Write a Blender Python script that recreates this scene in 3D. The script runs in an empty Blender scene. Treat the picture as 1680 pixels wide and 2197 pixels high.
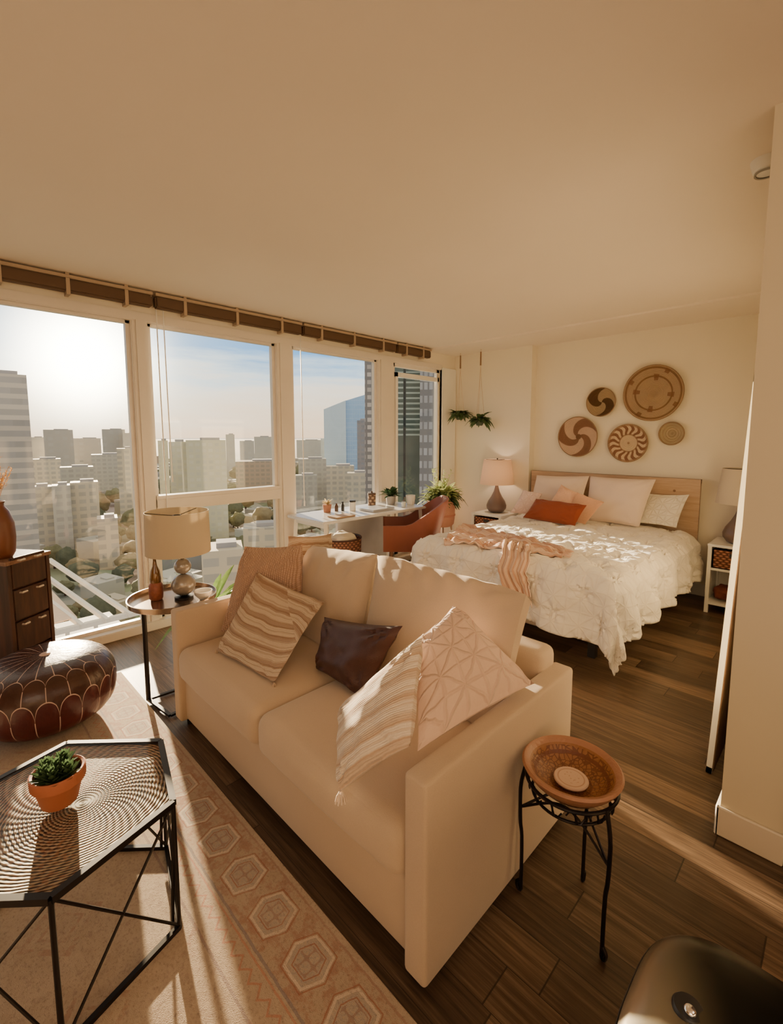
import bpy, bmesh, math, random
from mathutils import Vector, Matrix, noise as mn
PI = math.pi
sc = bpy.context.scene
COL = sc.collection
random.seed(7)
R = random.Random(11)

# ------------------------------------------------------------------ node helper
class S:
    def __init__(s, nt, sock): s.nt, s.o = nt, sock
    def _m(s, op, b=None, c=None):
        n = s.nt.nodes.new('ShaderNodeMath'); n.operation = op
        for i, v in enumerate((s, b, c)):
            if v is None: continue
            if isinstance(v, S): s.nt.links.new(v.o, n.inputs[i])
            else: n.inputs[i].default_value = v
        return S(s.nt, n.outputs[0])
    def __add__(s, b): return s._m('ADD', b)
    __radd__ = __add__
    def __sub__(s, b): return s._m('SUBTRACT', b)
    def __rsub__(s, b): return (s * -1.0) + b
    def __mul__(s, b): return s._m('MULTIPLY', b)
    __rmul__ = __mul__
    def __truediv__(s, b): return s._m('DIVIDE', b)
    def sin(s): return s._m('SINE')
    def cos(s): return s._m('COSINE')
    def abs(s): return s._m('ABSOLUTE')
    def fl(s): return s._m('FLOOR')
    def fr(s): return s._m('FRACT')
    def gt(s, b): return s._m('GREATER_THAN', b)
    def lt(s, b): return s._m('LESS_THAN', b)
    def pw(s, b): return s._m('POWER', b)
    def sqrt(s): return s._m('SQRT')
    def exp(s): return s._m('EXPONENT')
    def atan2(s, b): return s._m('ARCTAN2', b)
    def mx(s, b): return s._m('MAXIMUM', b)
    def mn(s, b): return s._m('MINIMUM', b)
    def clamp(s):
        return s.mx(0.0).mn(1.0)
    def ss(s, a, b):
        n = s.nt.nodes.new('ShaderNodeMapRange'); n.interpolation_type = 'SMOOTHSTEP'
        s.nt.links.new(s.o, n.inputs['Value'])
        n.inputs['From Min'].default_value = a; n.inputs['From Max'].default_value = b
        return S(s.nt, n.outputs['Result'])

class M:
    """one procedural material"""
    def __init__(s, name, color=(.8, .8, .8), rough=.6, metal=0., spec=.5, sheen=0., coat=0., trans=0.):
        s.m = bpy.data.materials.new(name); s.m.use_nodes = True
        s.nt = s.m.node_tree
        s.b = s.nt.nodes['Principled BSDF']
        s.out = s.nt.nodes['Material Output']
        s.set('Base Color', (*color, 1)); s.set('Roughness', rough); s.set('Metallic', metal)
        s.set('Specular IOR Level', spec)
        if sheen: s.set('Sheen Weight', sheen)
        if coat: s.set('Coat Weight', coat); s.set('Coat Roughness', .1)
        s._tc = None
    def set(s, k, v):
        i = s.b.inputs[k]
        if isinstance(v, S): s.nt.links.new(v.o, i)
        else: i.default_value = v
    def tc(s, which='Object'):
        if s._tc is None: s._tc = s.nt.nodes.new('ShaderNodeTexCoord')
        return S(s.nt, s._tc.outputs[which])
    def pos(s):
        g = s.nt.nodes.new('ShaderNodeNewGeometry'); return S(s.nt, g.outputs['Position'])
    def xyz(s, v):
        n = s.nt.nodes.new('ShaderNodeSeparateXYZ'); s.nt.links.new(v.o, n.inputs[0])
        return [S(s.nt, o) for o in n.outputs]
    def comb(s, x, y, z=0.):
        n = s.nt.nodes.new('ShaderNodeCombineXYZ')
        for i, v in enumerate((x, y, z)):
            if isinstance(v, S): s.nt.links.new(v.o, n.inputs[i])
            else: n.inputs[i].default_value = v
        return S(s.nt, n.outputs[0])
    def noise(s, v, scale=5., detail=3., rough=.5, out='Fac'):
        n = s.nt.nodes.new('ShaderNodeTexNoise'); s.nt.links.new(v.o, n.inputs['Vector'])
        n.inputs['Scale'].default_value = scale; n.inputs['Detail'].default_value = detail
        n.inputs['Roughness'].default_value = rough
        return S(s.nt, n.outputs[out])
    def vor(s, v, scale=5., feature='F1', out='Distance'):
        n = s.nt.nodes.new('ShaderNodeTexVoronoi'); n.feature = feature; s.nt.links.new(v.o, n.inputs['Vector'])
        n.inputs['Scale'].default_value = scale
        return S(s.nt, n.outputs[out])
    def white(s, v):
        n = s.nt.nodes.new('ShaderNodeTexWhiteNoise'); s.nt.links.new(v.o, n.inputs['Vector'])
        return S(s.nt, n.outputs['Value'])
    def mix(s, a, b, f):
        n = s.nt.nodes.new('ShaderNodeMixRGB')
        for i, v in ((1, a), (2, b)):
            if isinstance(v, S): s.nt.links.new(v.o, n.inputs[i])
            else: n.inputs[i].default_value = (*v, 1)
        if isinstance(f, S): s.nt.links.new(f.o, n.inputs[0])
        else: n.inputs[0].default_value = f
        return S(s.nt, n.outputs[0])
    def ramp(s, f, stops):
        n = s.nt.nodes.new('ShaderNodeValToRGB'); s.nt.links.new(f.o, n.inputs[0])
        e = n.color_ramp.elements
        while len(e) < len(stops): e.new(.5)
        for el, (p, c) in zip(e, stops): el.position = p; el.color = (*c, 1)
        return S(s.nt, n.outputs[0])
    def color(s, c): s.set('Base Color', c); return s
    def bump(s, h, strength=.3, dist=.01):
        n = s.nt.nodes.new('ShaderNodeBump'); n.inputs['Strength'].default_value = strength
        n.inputs['Distance'].default_value = dist; s.nt.links.new(h.o, n.inputs['Height'])
        s.nt.links.new(n.outputs[0], s.b.inputs['Normal']); return s

def plain(name, color, rough=.6, metal=0., var=.12, scale=8., bump=0., bscale=60., **k):
    m = M(name, color, rough, metal, **k)
    o = m.tc('Object')
    n = m.noise(o, scale, 3.)
    d = tuple(max(0, c * (1 - var)) for c in color); l = tuple(min(1, c * (1 + var)) for c in color)
    m.color(m.mix(d, l, n))
    if bump: m.bump(m.noise(o, bscale, 3.), bump, .004)
    return m.m

# ------------------------------------------------------------------ objects
def props(o, label=None, cat=None, group=None, kind=None):
    if label: o['label'] = label
    if cat: o['category'] = cat
    if group: o['group'] = group
    if kind: o['kind'] = kind
    return o
def thing(name, loc, label, cat, group=None):
    o = bpy.data.objects.new(name, None); COL.objects.link(o); o.location = loc
    o.empty_display_size = .05
    return props(o, label, cat, group)
def top_of(o):
    while o.parent: o = o.parent
    return o
def obj(name, bm, mat, parent=None, smooth=True, label=None, angle=None):
    """link the bmesh (world coordinates) as one mesh object"""
    bmesh.ops.recalc_face_normals(bm, faces=bm.faces)
    if parent is None:
        xs = [v.co for v in bm.verts]
        c = Vector((sum(v.x for v in xs) / len(xs), sum(v.y for v in xs) / len(xs), min(v.z for v in xs)))
    else: c = Vector(top_of(parent).location)
    bmesh.ops.translate(bm, verts=bm.verts, vec=-c)
    me = bpy.data.meshes.new(name); bm.to_mesh(me); bm.free()
    if smooth:
        me.shade_smooth()
        try: me.set_sharp_from_angle(angle=math.radians(angle or 38))
        except Exception: pass
    me.materials.append(mat)
    o = bpy.data.objects.new(name, me); COL.objects.link(o)
    if parent is None: o.location = c
    else: o.parent = parent
    if label: o['label'] = label
    return o
def single(name, bm, mat, label, cat, group=None, smooth=True, kind=None):
    return props(obj(name, bm, mat, None, smooth), label, cat, group, kind)
def struct(name, bm, mat, parent=None, smooth=False):
    o = obj(name, bm, mat, parent, smooth)
    if parent is None: o['kind'] = 'structure'
    return o
def copy_tree(o, loc=None, label=None, rotz=None, parent=None):
    c = o.copy(); COL.objects.link(c)
    if parent: c.parent = parent
    if loc is not None: c.location = loc
    if rotz is not None: c.rotation_euler = (0, 0, rotz)
    if label: c['label'] = label
    for ch in list(o.children):
        copy_tree(ch, parent=c)
    return c
B = lambda: bmesh.new()

def box(bm, lo, hi):
    m = Matrix.Translation([(a + b) / 2 for a, b in zip(lo, hi)]) @ Matrix.Diagonal([abs(b - a) for a, b in zip(lo, hi)] + [1])
    bmesh.ops.create_cube(bm, size=1, matrix=m); return bm
def obox(bm, c, size, rot=None):
    m = Matrix.Translation(c) @ (rot.to_4x4() if rot else Matrix.Identity(4)) @ Matrix.Diagonal(list(size) + [1])
    bmesh.ops.create_cube(bm, size=1, matrix=m); return bm
def beam(bm, a, b, w, h=None):
    a, b = Vector(a), Vector(b); d = b - a
    q = d.to_track_quat('Z', 'Y').to_matrix()
    return obox(bm, (a + b) / 2, (w, h or w, d.length), q)
def soft(bm, c, size, r=.02, m=3, k=3, crown=(0, 0, 0), rot=None, fn=None):
    """rounded box with optional crowned faces"""
    hx = [s / 2 for s in size]
    def coords(h):
        rr = min(r, h * .98); a = h - rr
        L = [-h + rr * (1 - math.cos(i / k * PI / 2)) for i in range(k)]
        L += [-a + 2 * a * i / m for i in range(m + 1)]
        L += [-x for x in reversed(L[:k])]
        return L
    cs = [coords(h) for h in hx]
    cache = {}
    def vert(p):
        key = tuple(round(x, 6) for x in p)
        if key in cache: return cache[key]
        rr = [min(r, h * .98) for h in hx]
        q = [max(-(h - a), min(h - a, x)) for x, h, a in zip(p, hx, rr)]
        d = Vector([(x - y) / a for x, y, a in zip(p, q, rr)])
        # cube->sphere for the corner zone
        if d.length > 1e-9:
            mxd = max(abs(t) for t in d); d = d.normalized()
        o = Vector([qq + dd * a for qq, dd, a in zip(q, d, rr)])
        n = [x / h for x, h in zip(p, hx)]
        for ax in range(3):
            if crown[ax]:
                o1, o2 = [i for i in range(3) if i != ax]
                o[ax] += crown[ax] * n[ax] * (1 - n[o1] ** 2) * (1 - n[o2] ** 2)
        if fn: o = fn(o, n)
        if rot: o = rot @ o
        v = bm.verts.new(o + Vector(c)); cache[key] = v; return v
    for ax in range(3):
        a1, a2 = [i for i in range(3) if i != ax]
        for sg in (-1, 1):
            for i in range(len(cs[a1]) - 1):
                for j in range(len(cs[a2]) - 1):
                    vs = []
                    for (di, dj) in ((0, 0), (1, 0), (1, 1), (0, 1)):
                        p = [0, 0, 0]; p[ax] = sg * hx[ax]; p[a1] = cs[a1][i + di]; p[a2] = cs[a2][j + dj]
                        vs.append(vert(p))
                    vs = list(dict.fromkeys(vs))
                    if len(vs) > 2:
                        try: bm.faces.new(vs)
                        except ValueError: pass
    return bm
def lathe(bm, prof, c=(0, 0, 0), n=32, rot=None, fn=None):
    rings = []
    for (r, z) in prof:
        if r < 1e-5: rings.append([bm.verts.new((0, 0, z))])
        else: rings.append([bm.verts.new((r * math.cos(2 * PI * i / n), r * math.sin(2 * PI * i / n), z)) for i in range(n)])
    new = [v for g in rings for v in g]
    for a, b in zip(rings, rings[1:]):
        for i in range(n):
            j = (i + 1) % n
            vs = [a[i % len(a)], a[j % len(a)], b[j % len(b)], b[i % len(b)]]
            vs = list(dict.fromkeys(vs))
            if len(vs) > 2: bm.faces.new(vs)
    for v in new:
        if fn: v.co = fn(v.co)
        if rot: v.co = rot @ v.co
        v.co += Vector(c)
    return bm
def cyl(bm, a, b, r, r2=None, n=12):
    a, b = Vector(a), Vector(b); d = b - a; r2 = r if r2 is None else r2
    return lathe(bm, [(0, 0), (r, 0), (r2, d.length), (0, d.length)], a, n, d.to_track_quat('Z', 'Y').to_matrix())
def tube(bm, pts, r, n=8, closed=False):
    pts = [Vector(p) for p in pts]; N = len(pts); rings = []
    rr = r if hasattr(r, '__len__') else [r] * N
    up = Vector((0, 0, 1))
    for i, p in enumerate(pts):
        if closed: t = pts[(i + 1) % N] - pts[i - 1]
        else: t = pts[min(i + 1, N - 1)] - pts[max(i - 1, 0)]
        t.normalize()
        x = t.cross(up)
        if x.length < .05: x = t.cross(Vector((1, 0, 0)))
        if rings and x.dot(lx) < 0: x = -x
        x.normalize(); lx = x; y = t.cross(x)
        rings.append([bm.verts.new(p + (x * math.cos(2 * PI * k / n) + y * math.sin(2 * PI * k / n)) * rr[i]) for k in range(n)])
    for i in range(N if closed else N - 1):
        a, b = rings[i], rings[(i + 1) % N]
        for k in range(n): bm.faces.new((a[k], a[(k + 1) % n], b[(k + 1) % n], b[k]))
    if not closed: bm.faces.new(rings[0]); bm.faces.new(rings[-1])
    return bm
def sphere(bm, c, r, sz=1., n=24, m=14):
    return lathe(bm, [(r * math.sin(PI * i / m), -r * sz * math.cos(PI * i / m)) for i in range(m + 1)], c, n)
def smooth_path(pts, k=6):
    pts = [Vector(p) for p in pts]; out = []
    for i in range(len(pts) - 1):
        p0, p1, p2, p3 = pts[max(i - 1, 0)], pts[i], pts[i + 1], pts[min(i + 2, len(pts) - 1)]
        for j in range(k):
            t = j / k
            out.append(.5 * ((2 * p1) + (p2 - p0) * t + (2 * p0 - 5 * p1 + 4 * p2 - p3) * t * t + (3 * p1 - p0 - 3 * p2 + p3) * t ** 3))
    out.append(pts[-1]); return out
def prism(bm, pts, z0, z1):
    a = [bm.verts.new((x, y, z0)) for x, y in pts]; b = [bm.verts.new((x, y, z1)) for x, y in pts]
    bm.faces.new(a); bm.faces.new(b)
    for i in range(len(pts)):
        j = (i + 1) % len(pts); bm.faces.new((a[i], a[j], b[j], b[i]))
    return bm
def pillow(bm, cor, t=.12, n=26, pinch=.07, wr=.006, seed=0, fn=None, power=.5):
    """cor: BL, BR, TR, TL in world space; puffed cushion with a seam round the edge, uv = 0..1"""
    BL, BR, TR, TL = [Vector(p) for p in cor]
    nrm = ((BR - BL).cross(TL - BL) + (TR - BR).cross(TR - TL)).normalized()
    uvl = bm.loops.layers.uv.verify()
    def pt(u, v, s):
        a, b = 2 * u - 1, 2 * v - 1
        uu = .5 + .5 * a * (1 - pinch * (1 - b * b)); vv = .5 + .5 * b * (1 - pinch * (1 - a * a))
        P = BL.lerp(BR, uu).lerp(TL.lerp(TR, uu), vv)
        e = max(0, (1 - abs(a) ** 2.6)) * max(0, (1 - abs(b) ** 2.6))
        h = t / 2 * e ** power
        if fn: h += fn(u, v, s) * e ** .3
        h += wr * mn.noise(Vector((u * 5 + seed, v * 5, s * 3.))) * 2 * e ** .4
        # creases radiating from the corners
        for cx in (-1, 1):
            for cy in (-1, 1):
                d = math.hypot(a - cx, b - cy)
                if d < .9:
                    h += -wr * 1.5 * math.cos(math.atan2(b - cy, a - cx) * 12) * math.exp(-((d - .4) / .25) ** 2) * e ** .3
        return P + nrm * h * s
    for s in (1, -1):
        g = [[bm.verts.new(pt(i / n, j / n, s)) for i in range(n + 1)] for j in range(n + 1)]
        for j in range(n):
            for i in range(n):
                f = bm.faces.new((g[j][i], g[j][i + 1], g[j + 1][i + 1], g[j + 1][i]))
                for l, (du, dv) in zip(f.loops, ((0, 0), (1, 0), (1, 1), (0, 1))):
                    l[uvl].uv = ((i + du) / n, (j + dv) / n)
    bmesh.ops.remove_doubles(bm, verts=bm.verts, dist=.0004)
    return bm
def leaf(bm, base, d, L, w, curl=.3, up=Vector((0, 0, 1)), k=4):
    d = Vector(d).normalized(); s = d.cross(up)
    if s.length < .1: s = d.cross(Vector((1, 0, 0)))
    s.normalize(); nn = s.cross(d); prev = None
    for i in range(k + 1):
        t = i / k; ww = w * math.sin(PI * min(1, t * .92 + .06)) ** .8
        c = Vector(base) + d * L * t - up * curl * L * t * t
        a = bm.verts.new(c - s * ww + nn * ww * .35); b = bm.verts.new(c); e = bm.verts.new(c + s * ww + nn * ww * .35)
        if prev:
            bm.faces.new((prev[0], prev[1], b, a)); bm.faces.new((prev[1], prev[2], e, b))
        prev = (a, b, e)

# ------------------------------------------------------------------ materials
H = 2.57
def wall_mat(name, col):
    m = M(name, col, .75, spec=.3); o = m.pos()
    m.color(m.mix(tuple(c * .96 for c in col), tuple(min(1, c * 1.03) for c in col), m.noise(o, 1.2, 2)))
    m.bump(m.noise(o, 160, 2), .08, .002); return m.m
WALL = wall_mat('wall_paint', (.83, .76, .63))
WALLD = wall_mat('kitchen_paint', (.34, .26, .18))
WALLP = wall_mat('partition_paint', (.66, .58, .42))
CEIL = wall_mat('ceiling_paint', (.86, .77, .67))
TRIM = plain('white_trim', (.82, .79, .73), .45, var=.03)
FRAME = plain('window_frame_white', (.74, .68, .60), .4, var=.04)
WHITE = plain('white_lacquer', (.84, .82, .78), .35, var=.03)
BLACK = plain('black_iron', (.018, .014, .014), .38, .6, var=.2)
DARK = plain('dark_plastic', (.02, .02, .022), .4, var=.1)

def floor_mat():
    m = M('wood_planks', (.1, .05, .03), .32, spec=.5)
    x, y, z = m.xyz(m.pos())
    row = (y / .125).fl(); fy = (y / .125).fr()
    sh = m.white(m.comb(row, 3.3)) * 1.3
    xx = (x + sh) / 1.25; cx = xx.fl(); fx = xx.fr()
    tone = m.white(m.comb(row, cx, 7.))
    g1 = m.noise(m.comb(x * .8, y * 22., tone * 9.), 3.2, 6., .7)
    g2 = m.noise(m.comb(x * 2.5, y * 60., tone * 5.), 4., 3.)
    f = (g1 - .5) * 1.5 + (g2 - .5) * .5 + tone * .42 + .26
    c = m.ramp(f.clamp(), [(0, (.030, .018, .011)), (.4, (.085, .052, .031)), (.7, (.17, .107, .066)), (1, (.30, .195, .12))])
    gap = (fy.lt(.02) + fx.lt(.0035)).clamp()
    m.color(m.mix(c, (.012, .007, .004), gap * .85))
    m.set('Roughness', g1 * .18 + .28)
    m.bump(g2 * .25 - gap, .25, .003)
    return m.m
FLOOR = floor_mat()

def rug_mat():
    m = M('woven_rug', (.6, .5, .4), .95, spec=.1, sheen=.15)
    x, y, z = m.xyz(m.pos())
    v = y * -1.0 - 3.655          # distance in from the sofa-side edge
    wob = (m.noise(m.comb(x, y), 30., 2.) - .5) * .006
    v = v + wob; xx = x + wob
    # medallion border
    px = ((xx - 2.633) / .19 + .5); ix = px.fl(); u = (px.fr() - .5) * .19; w = v - .115
    hexd = (u.abs() * 1.0 + w.abs() * .45).mx(w.abs() * 1.18)
    ring = (hexd - .066).abs().lt(.0042); ring2 = (hexd - .076).abs().lt(.0022); ring3 = (hexd - .046).abs().lt(.002)
    inside = hexd.lt(.066)
    inborder = (v - .115).abs().lt(.092)
    fine = m.noise(m.comb(xx, y), 130., 3., .7); med = m.noise(m.comb(xx, y), 22., 4., .7); big = m.noise(m.comb(xx, y), 3.5, 3.)
    key = ((xx * 95.).sin() * (y * 95.).sin()).abs().lt(.22)
    sand = m.mix((.36, .27, .19), (.60, .48, .36), med)
    rust = m.mix((.27, .12, .085), (.44, .26, .19), fine)
    grey = m.mix((.30, .28, .27), (.52, .46, .40), fine)
    c = m.mix(sand, rust, (inborder * (1 - inside) * med.ss(.44, .62)) * .7)
    c = m.mix(c, grey, inside * inborder * fine.ss(.35, .6) * .7)
    c = m.mix(c, (.33, .20, .16), key * inside * inborder * hexd.lt(.04) * .6)
    c = m.mix(c, (.68, .56, .44), (ring * inborder) * .85)
    c = m.mix(c, (.36, .15, .10), ((ring2 + ring3) * inborder).clamp() * .75)
    # little guard stripes
    for vv, wd, cc in ((.022, .003, (.36, .22, .17)), (.208, .004, (.24, .21, .22)), (.222, .003, (.5, .24, .17)), (.305, .004, (.3, .22, .2))):
        c = m.mix(c, cc, (v - vv).abs().lt(wd) * .7)
    # guard band zigzag
    zz = (((xx / .05).fr() - .5).abs() * .05)
    band = (v - .26).abs().lt(.035)
    c = m.mix(c, (.48, .24, .17), band * (zz + .24 - v).abs().lt(.004) * .8)
    # field: faded lattice of diamonds
    fx = ((xx / .34).fr() - .5).abs() * .34; fy = ((y / .34).fr() - .5).abs() * .34
    dd = fx + fy
    field = v.gt(.30)
    c = m.mix(c, rust, field * ((dd - .10).abs().lt(.012) + (dd - .055).abs().lt(.006) + dd.lt(.02)).clamp() * med.ss(.45, .6) * .5)
    c = m.mix(c, (.34, .25, .20), field * m.noise(m.comb(xx, y), 45., 4., .8).ss(.52, .66) * .65)
    c = m.mix(c, (.62, .50, .38), big.ss(.5, .75) * .35)
    c = m.mix(c, (.20, .145, .11), fine.ss(.50, .72) * .55)
    m.color(c)
    m.bump(m.noise(m.comb(xx * 1.0, y), 420., 2.) + fine * .6, .5, .004)
    return m.m

def fabric(name, col, scale=500., var=.14, bump=.25):
    m = M(name, col, .92, spec=.15, sheen=.25)
    o = m.tc('Object')
    n = m.noise(o, scale, 2.); b = m.noise(o, 6., 3.)
    c = m.mix(tuple(k * (1 - var) for k in col), tuple(min(1, k * (1 + var)) for k in col), n * .7 + b * .3)
    m.color(c); m.bump(n, bump, .0025); return m.m
SOFA = fabric('sofa_linen', (.53, .405, .285), 420.)
SOFAC = fabric('sofa_cushion_linen', (.55, .425, .30), 420.)

def stripes(name, base, stripe, freq=7., axis='v', ribs=60., rough=.9, wob=.02, tuft=False):
    m = M(name, base, rough, spec=.15, sheen=.3)
    u, v, _ = m.xyz(m.tc('UV'))
    if axis == 'u': u, v = v, u
    vv = v + (m.noise(m.comb(u * 3., v * 3.), 3., 2.) - .5) * wob
    s = (vv * freq * 2 * PI).sin(); s2 = (vv * freq * 2 * PI * 2.7 + 1.).sin()
    f = (s.ss(.1, .5) * .7 + s2.ss(.4, .8) * .4).clamp()
    n = m.noise(m.comb(u, v), 150., 3.)
    m.color(m.mix(m.mix(base, stripe, f), tuple(c * .7 for c in stripe), n.ss(.55, .75) * .35))
    hh = (vv * ribs * 2 * PI).sin() * .5 + s * .8 + n * .7
    m.bump(hh, .55, .006); return m.m
def knit(name, a, b):
    m = M(name, a, .95, spec=.1, sheen=.3)
    u, v, _ = m.xyz(m.tc('UV'))
    uu = u + (m.noise(m.comb(u, v), 9., 2.) - .5) * .02
    rib = (uu * 34 * PI).sin().abs(); tw = ((v * 40 + (uu * 34).fl() * .5) * 2 * PI).sin()
    h = rib * .7 + tw * .3 * rib
    m.color(m.mix(b, a, (rib * .8 + tw * .15 + .1).clamp())); m.bump(h, .7, .008); return m.m
def pintuck(name, a, b, sc_=3., uv=True, strength=.8, dist=.02, cm=1.):
    """radiating gathered tucks on a staggered lattice"""
    m = M(name, a, .88, spec=.15, sheen=.35)
    if uv: u, v, _ = m.xyz(m.tc('UV'))
    else: u, v, _ = m.xyz(m.tc('UV'))
    u = u * sc_; v = v * sc_
    p, q = u + v, u - v
    fp, fq = p.fr() - .5, q.fr() - .5
    ang = fq.atan2(fp); r = (fp * fp + fq * fq).sqrt()
    wob = (m.noise(m.comb(u, v), 2.2, 3.) - .5) * .22
    def ridge(t, w_=.07): return 1 - ((t + wob).fr() - .5).abs().ss(0., w_)
    h = ridge(p).mx(ridge(q)).mx(ridge(u * 2. + .5, .11) * .75).mx(ridge(v * 2. + .5, .11) * .75)
    h = h * (1 - r.ss(.0, .10) * 0.) + m.noise(m.comb(u, v), 9., 3.) * .35
    m.color(m.mix(b, a, (.95 - h * .22 * cm + r * .05).clamp())); m.bump(h, strength, dist); return m.m

def leather(name, col, rough=.38):
    m = M(name, col, rough, spec=.5); o = m.tc('Object')
    m.color(m.mix(tuple(c * .7 for c in col), tuple(min(1, c * 1.25) for c in col), m.noise(o, 14., 4.)))
    m.bump(m.vor(o, 260., 'F1'), .25, .002); return m.m
def wood(name, a, b, rough=.45, ax=0, sc_=1.):
    m = M(name, a, rough); x, y, z = m.xyz(m.tc('Object'))
    st = [x * 14., y * 14., z * 14.]; st[ax] = [x, y, z][ax] * 1.2
    g = m.noise(m.comb(*st), 2.2 * sc_, 5., .65)
    m.color(m.mix(a, b, g.ss(.3, .7))); m.bump(g, .2, .002); return m.m
def wicker(name, a, b, sx=60.):
    m = M(name, a, .75); x, y, z = m.xyz(m.tc('Object'))
    w1 = ((x + y) * sx * PI).sin(); row = (z * sx * 1.1).fl(); w2 = ((z * sx * 1.1 * PI)).sin().abs()
    h = ((w1 * ((row * PI).cos())) * .5 + .5) * w2
    m.color(m.mix(a, b, h)); m.bump(h, .8, .006); return m.m
TERRA = plain('terracotta', (.40, .18, .115), .7, var=.15, scale=20, bump=.15)
SOIL = plain('potting_soil', (.03, .02, .014), .95, bump=.6, bscale=90)
GLASSM = None
def glass_mat(name, tint=(.95, .97, .97), rough=.0, fac_scale=1.):
    m = bpy.data.materials.new(name); m.use_nodes = True; nt = m.node_tree
    nt.nodes.remove(nt.nodes['Principled BSDF'])
    t = nt.nodes.new('ShaderNodeBsdfTransparent'); t.inputs[0].default_value = (*tint, 1)
    g = nt.nodes.new('ShaderNodeBsdfGlossy'); g.inputs['Roughness'].default_value = rough + .015
    f = nt.nodes.new('ShaderNodeLayerWeight'); f.inputs[0].default_value = .5
    pw = nt.nodes.new('ShaderNodeMath'); pw.operation = 'POWER'; pw.inputs[1].default_value = 5.
    ma = nt.nodes.new('ShaderNodeMath'); ma.operation = 'MULTIPLY_ADD'; ma.inputs[1].default_value = .8; ma.inputs[2].default_value = .03
    mu = nt.nodes.new('ShaderNodeMath'); mu.operation = 'MULTIPLY'; mu.inputs[1].default_value = fac_scale
    nt.links.new(f.outputs['Facing'], pw.inputs[0]); nt.links.new(pw.outputs[0], ma.inputs[0]); nt.links.new(ma.outputs[0], mu.inputs[0])
    x = nt.nodes.new('ShaderNodeMixShader'); nt.links.new(mu.outputs[0], x.inputs[0])
    nt.links.new(t.outputs[0], x.inputs[1]); nt.links.new(g.outputs[0], x.inputs[2])
    nt.links.new(x.outputs[0], nt.nodes['Material Output'].inputs['Surface'])
    return m
GLASS = glass_mat('window_glass')
def shade_mat(name, col, tr=.35):
    m = M(name, col, .9, spec=.1); nt = m.nt
    o = m.tc('Object'); n = m.noise(o, 300., 2.); m.color(m.mix(tuple(c * .93 for c in col), col, n)); m.bump(n, .1, .002)
    t = nt.nodes.new('ShaderNodeBsdfTranslucent'); t.inputs[0].default_value = (*col, 1)
    x = nt.nodes.new('ShaderNodeMixShader'); x.inputs[0].default_value = tr
    nt.links.new(m.b.outputs[0], x.inputs[1]); nt.links.new(t.outputs[0], x.inputs[2]); nt.links.new(x.outputs[0], m.out.inputs[0])
    return m.m
def leafmat(name, a, b, rough=.5, nsc=30.):
    m = M(name, a, rough); nt = m.nt
    c = m.mix(a, b, m.noise(m.tc('Object'), nsc, 2.)); m.color(c)
    t = nt.nodes.new('ShaderNodeBsdfTranslucent'); nt.links.new(c.o, t.inputs[0])
    x = nt.nodes.new('ShaderNodeMixShader'); x.inputs[0].default_value = .35
    nt.links.new(m.b.outputs[0], x.inputs[1]); nt.links.new(t.outputs[0], x.inputs[2]); nt.links.new(x.outputs[0], m.out.inputs[0])
    return m.m
LEAF = leafmat('leaf_green', (.05, .12, .03), (.16, .28, .07))
LEAFY = leafmat('leaf_variegated', (.14, .24, .06), (.62, .62, .30))
LEAFP = leafmat('leaf_pothos', (.045, .085, .03), (.12, .18, .06))
LEAFD = leafmat('leaf_dark', (.02, .055, .02), (.06, .13, .05))

# ------------------------------------------------------------------ room shell
YB = .66                       # back wall
struct('floor', box(B(), (-.12, -7, -.1), (6.2, .9, 0)), FLOOR)
struct('ceiling', box(B(), (-.12, -7, H), (6.2, .9, H + .1)), CEIL)
struct('trim_1', box(B(), (0, 0, H - .018), (3.56, .9, H)), CEIL)          # slightly dropped strip of ceiling over the bed
bm = box(B(), (1.11, .68, 0), (3.56, .78, H)); struct('wall_back', bm, WALL)
bm = box(B(), (-.12, .57, 0), (1.11, .78, H)); struct('wall_corner', bm, WALL)
struct('wall_left', box(box(box(B(), (-.10, -7, 2.40), (0, .57, H)), (-.04, .30, 0), (0, .57, 2.40)), (-.16, -7, 0), (0, -6.4, 2.40)), WALL)
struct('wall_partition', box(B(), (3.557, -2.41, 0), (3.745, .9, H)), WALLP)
struct('wall_kitchen', box(B(), (3.745, -2.36, 0), (6.2, -2.2, H)), WALLD)
struct('wall_right', box(B(), (6.1, -7, 0), (6.2, -2.36, H)), WALLD)
struct('wall_rear', box(B(), (-.12, -7.1, 0), (6.2, -7, H)), WALLD)
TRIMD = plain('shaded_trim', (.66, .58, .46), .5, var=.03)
def baseboard(name, lo, hi, mat=None):
    bm = box(B(), lo, hi); bmesh.ops.bevel(bm, geom=[e for e in bm.edges], offset=.004, segments=1, affect='EDGES')
    struct(name, bm, mat or TRIM)
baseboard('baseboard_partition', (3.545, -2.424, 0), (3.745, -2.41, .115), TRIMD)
baseboard('baseboard_partition_side', (3.543, -2.424, 0), (3.557, .68, .115))
baseboard('baseboard_back', (1.11, .666, 0), (3.545, .68, .115))
baseboard('baseboard_corner', (0, .556, 0), (1.11, .57, .115))
# dark door in the kitchen recess at the far right edge
bm = box(B(), (3.765, -2.43, 0), (4.6, -2.36, 2.1)); struct('door_1', bm, wood('dark_door', (.05, .028, .015), (.10, .06, .03), ax=2))
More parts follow.
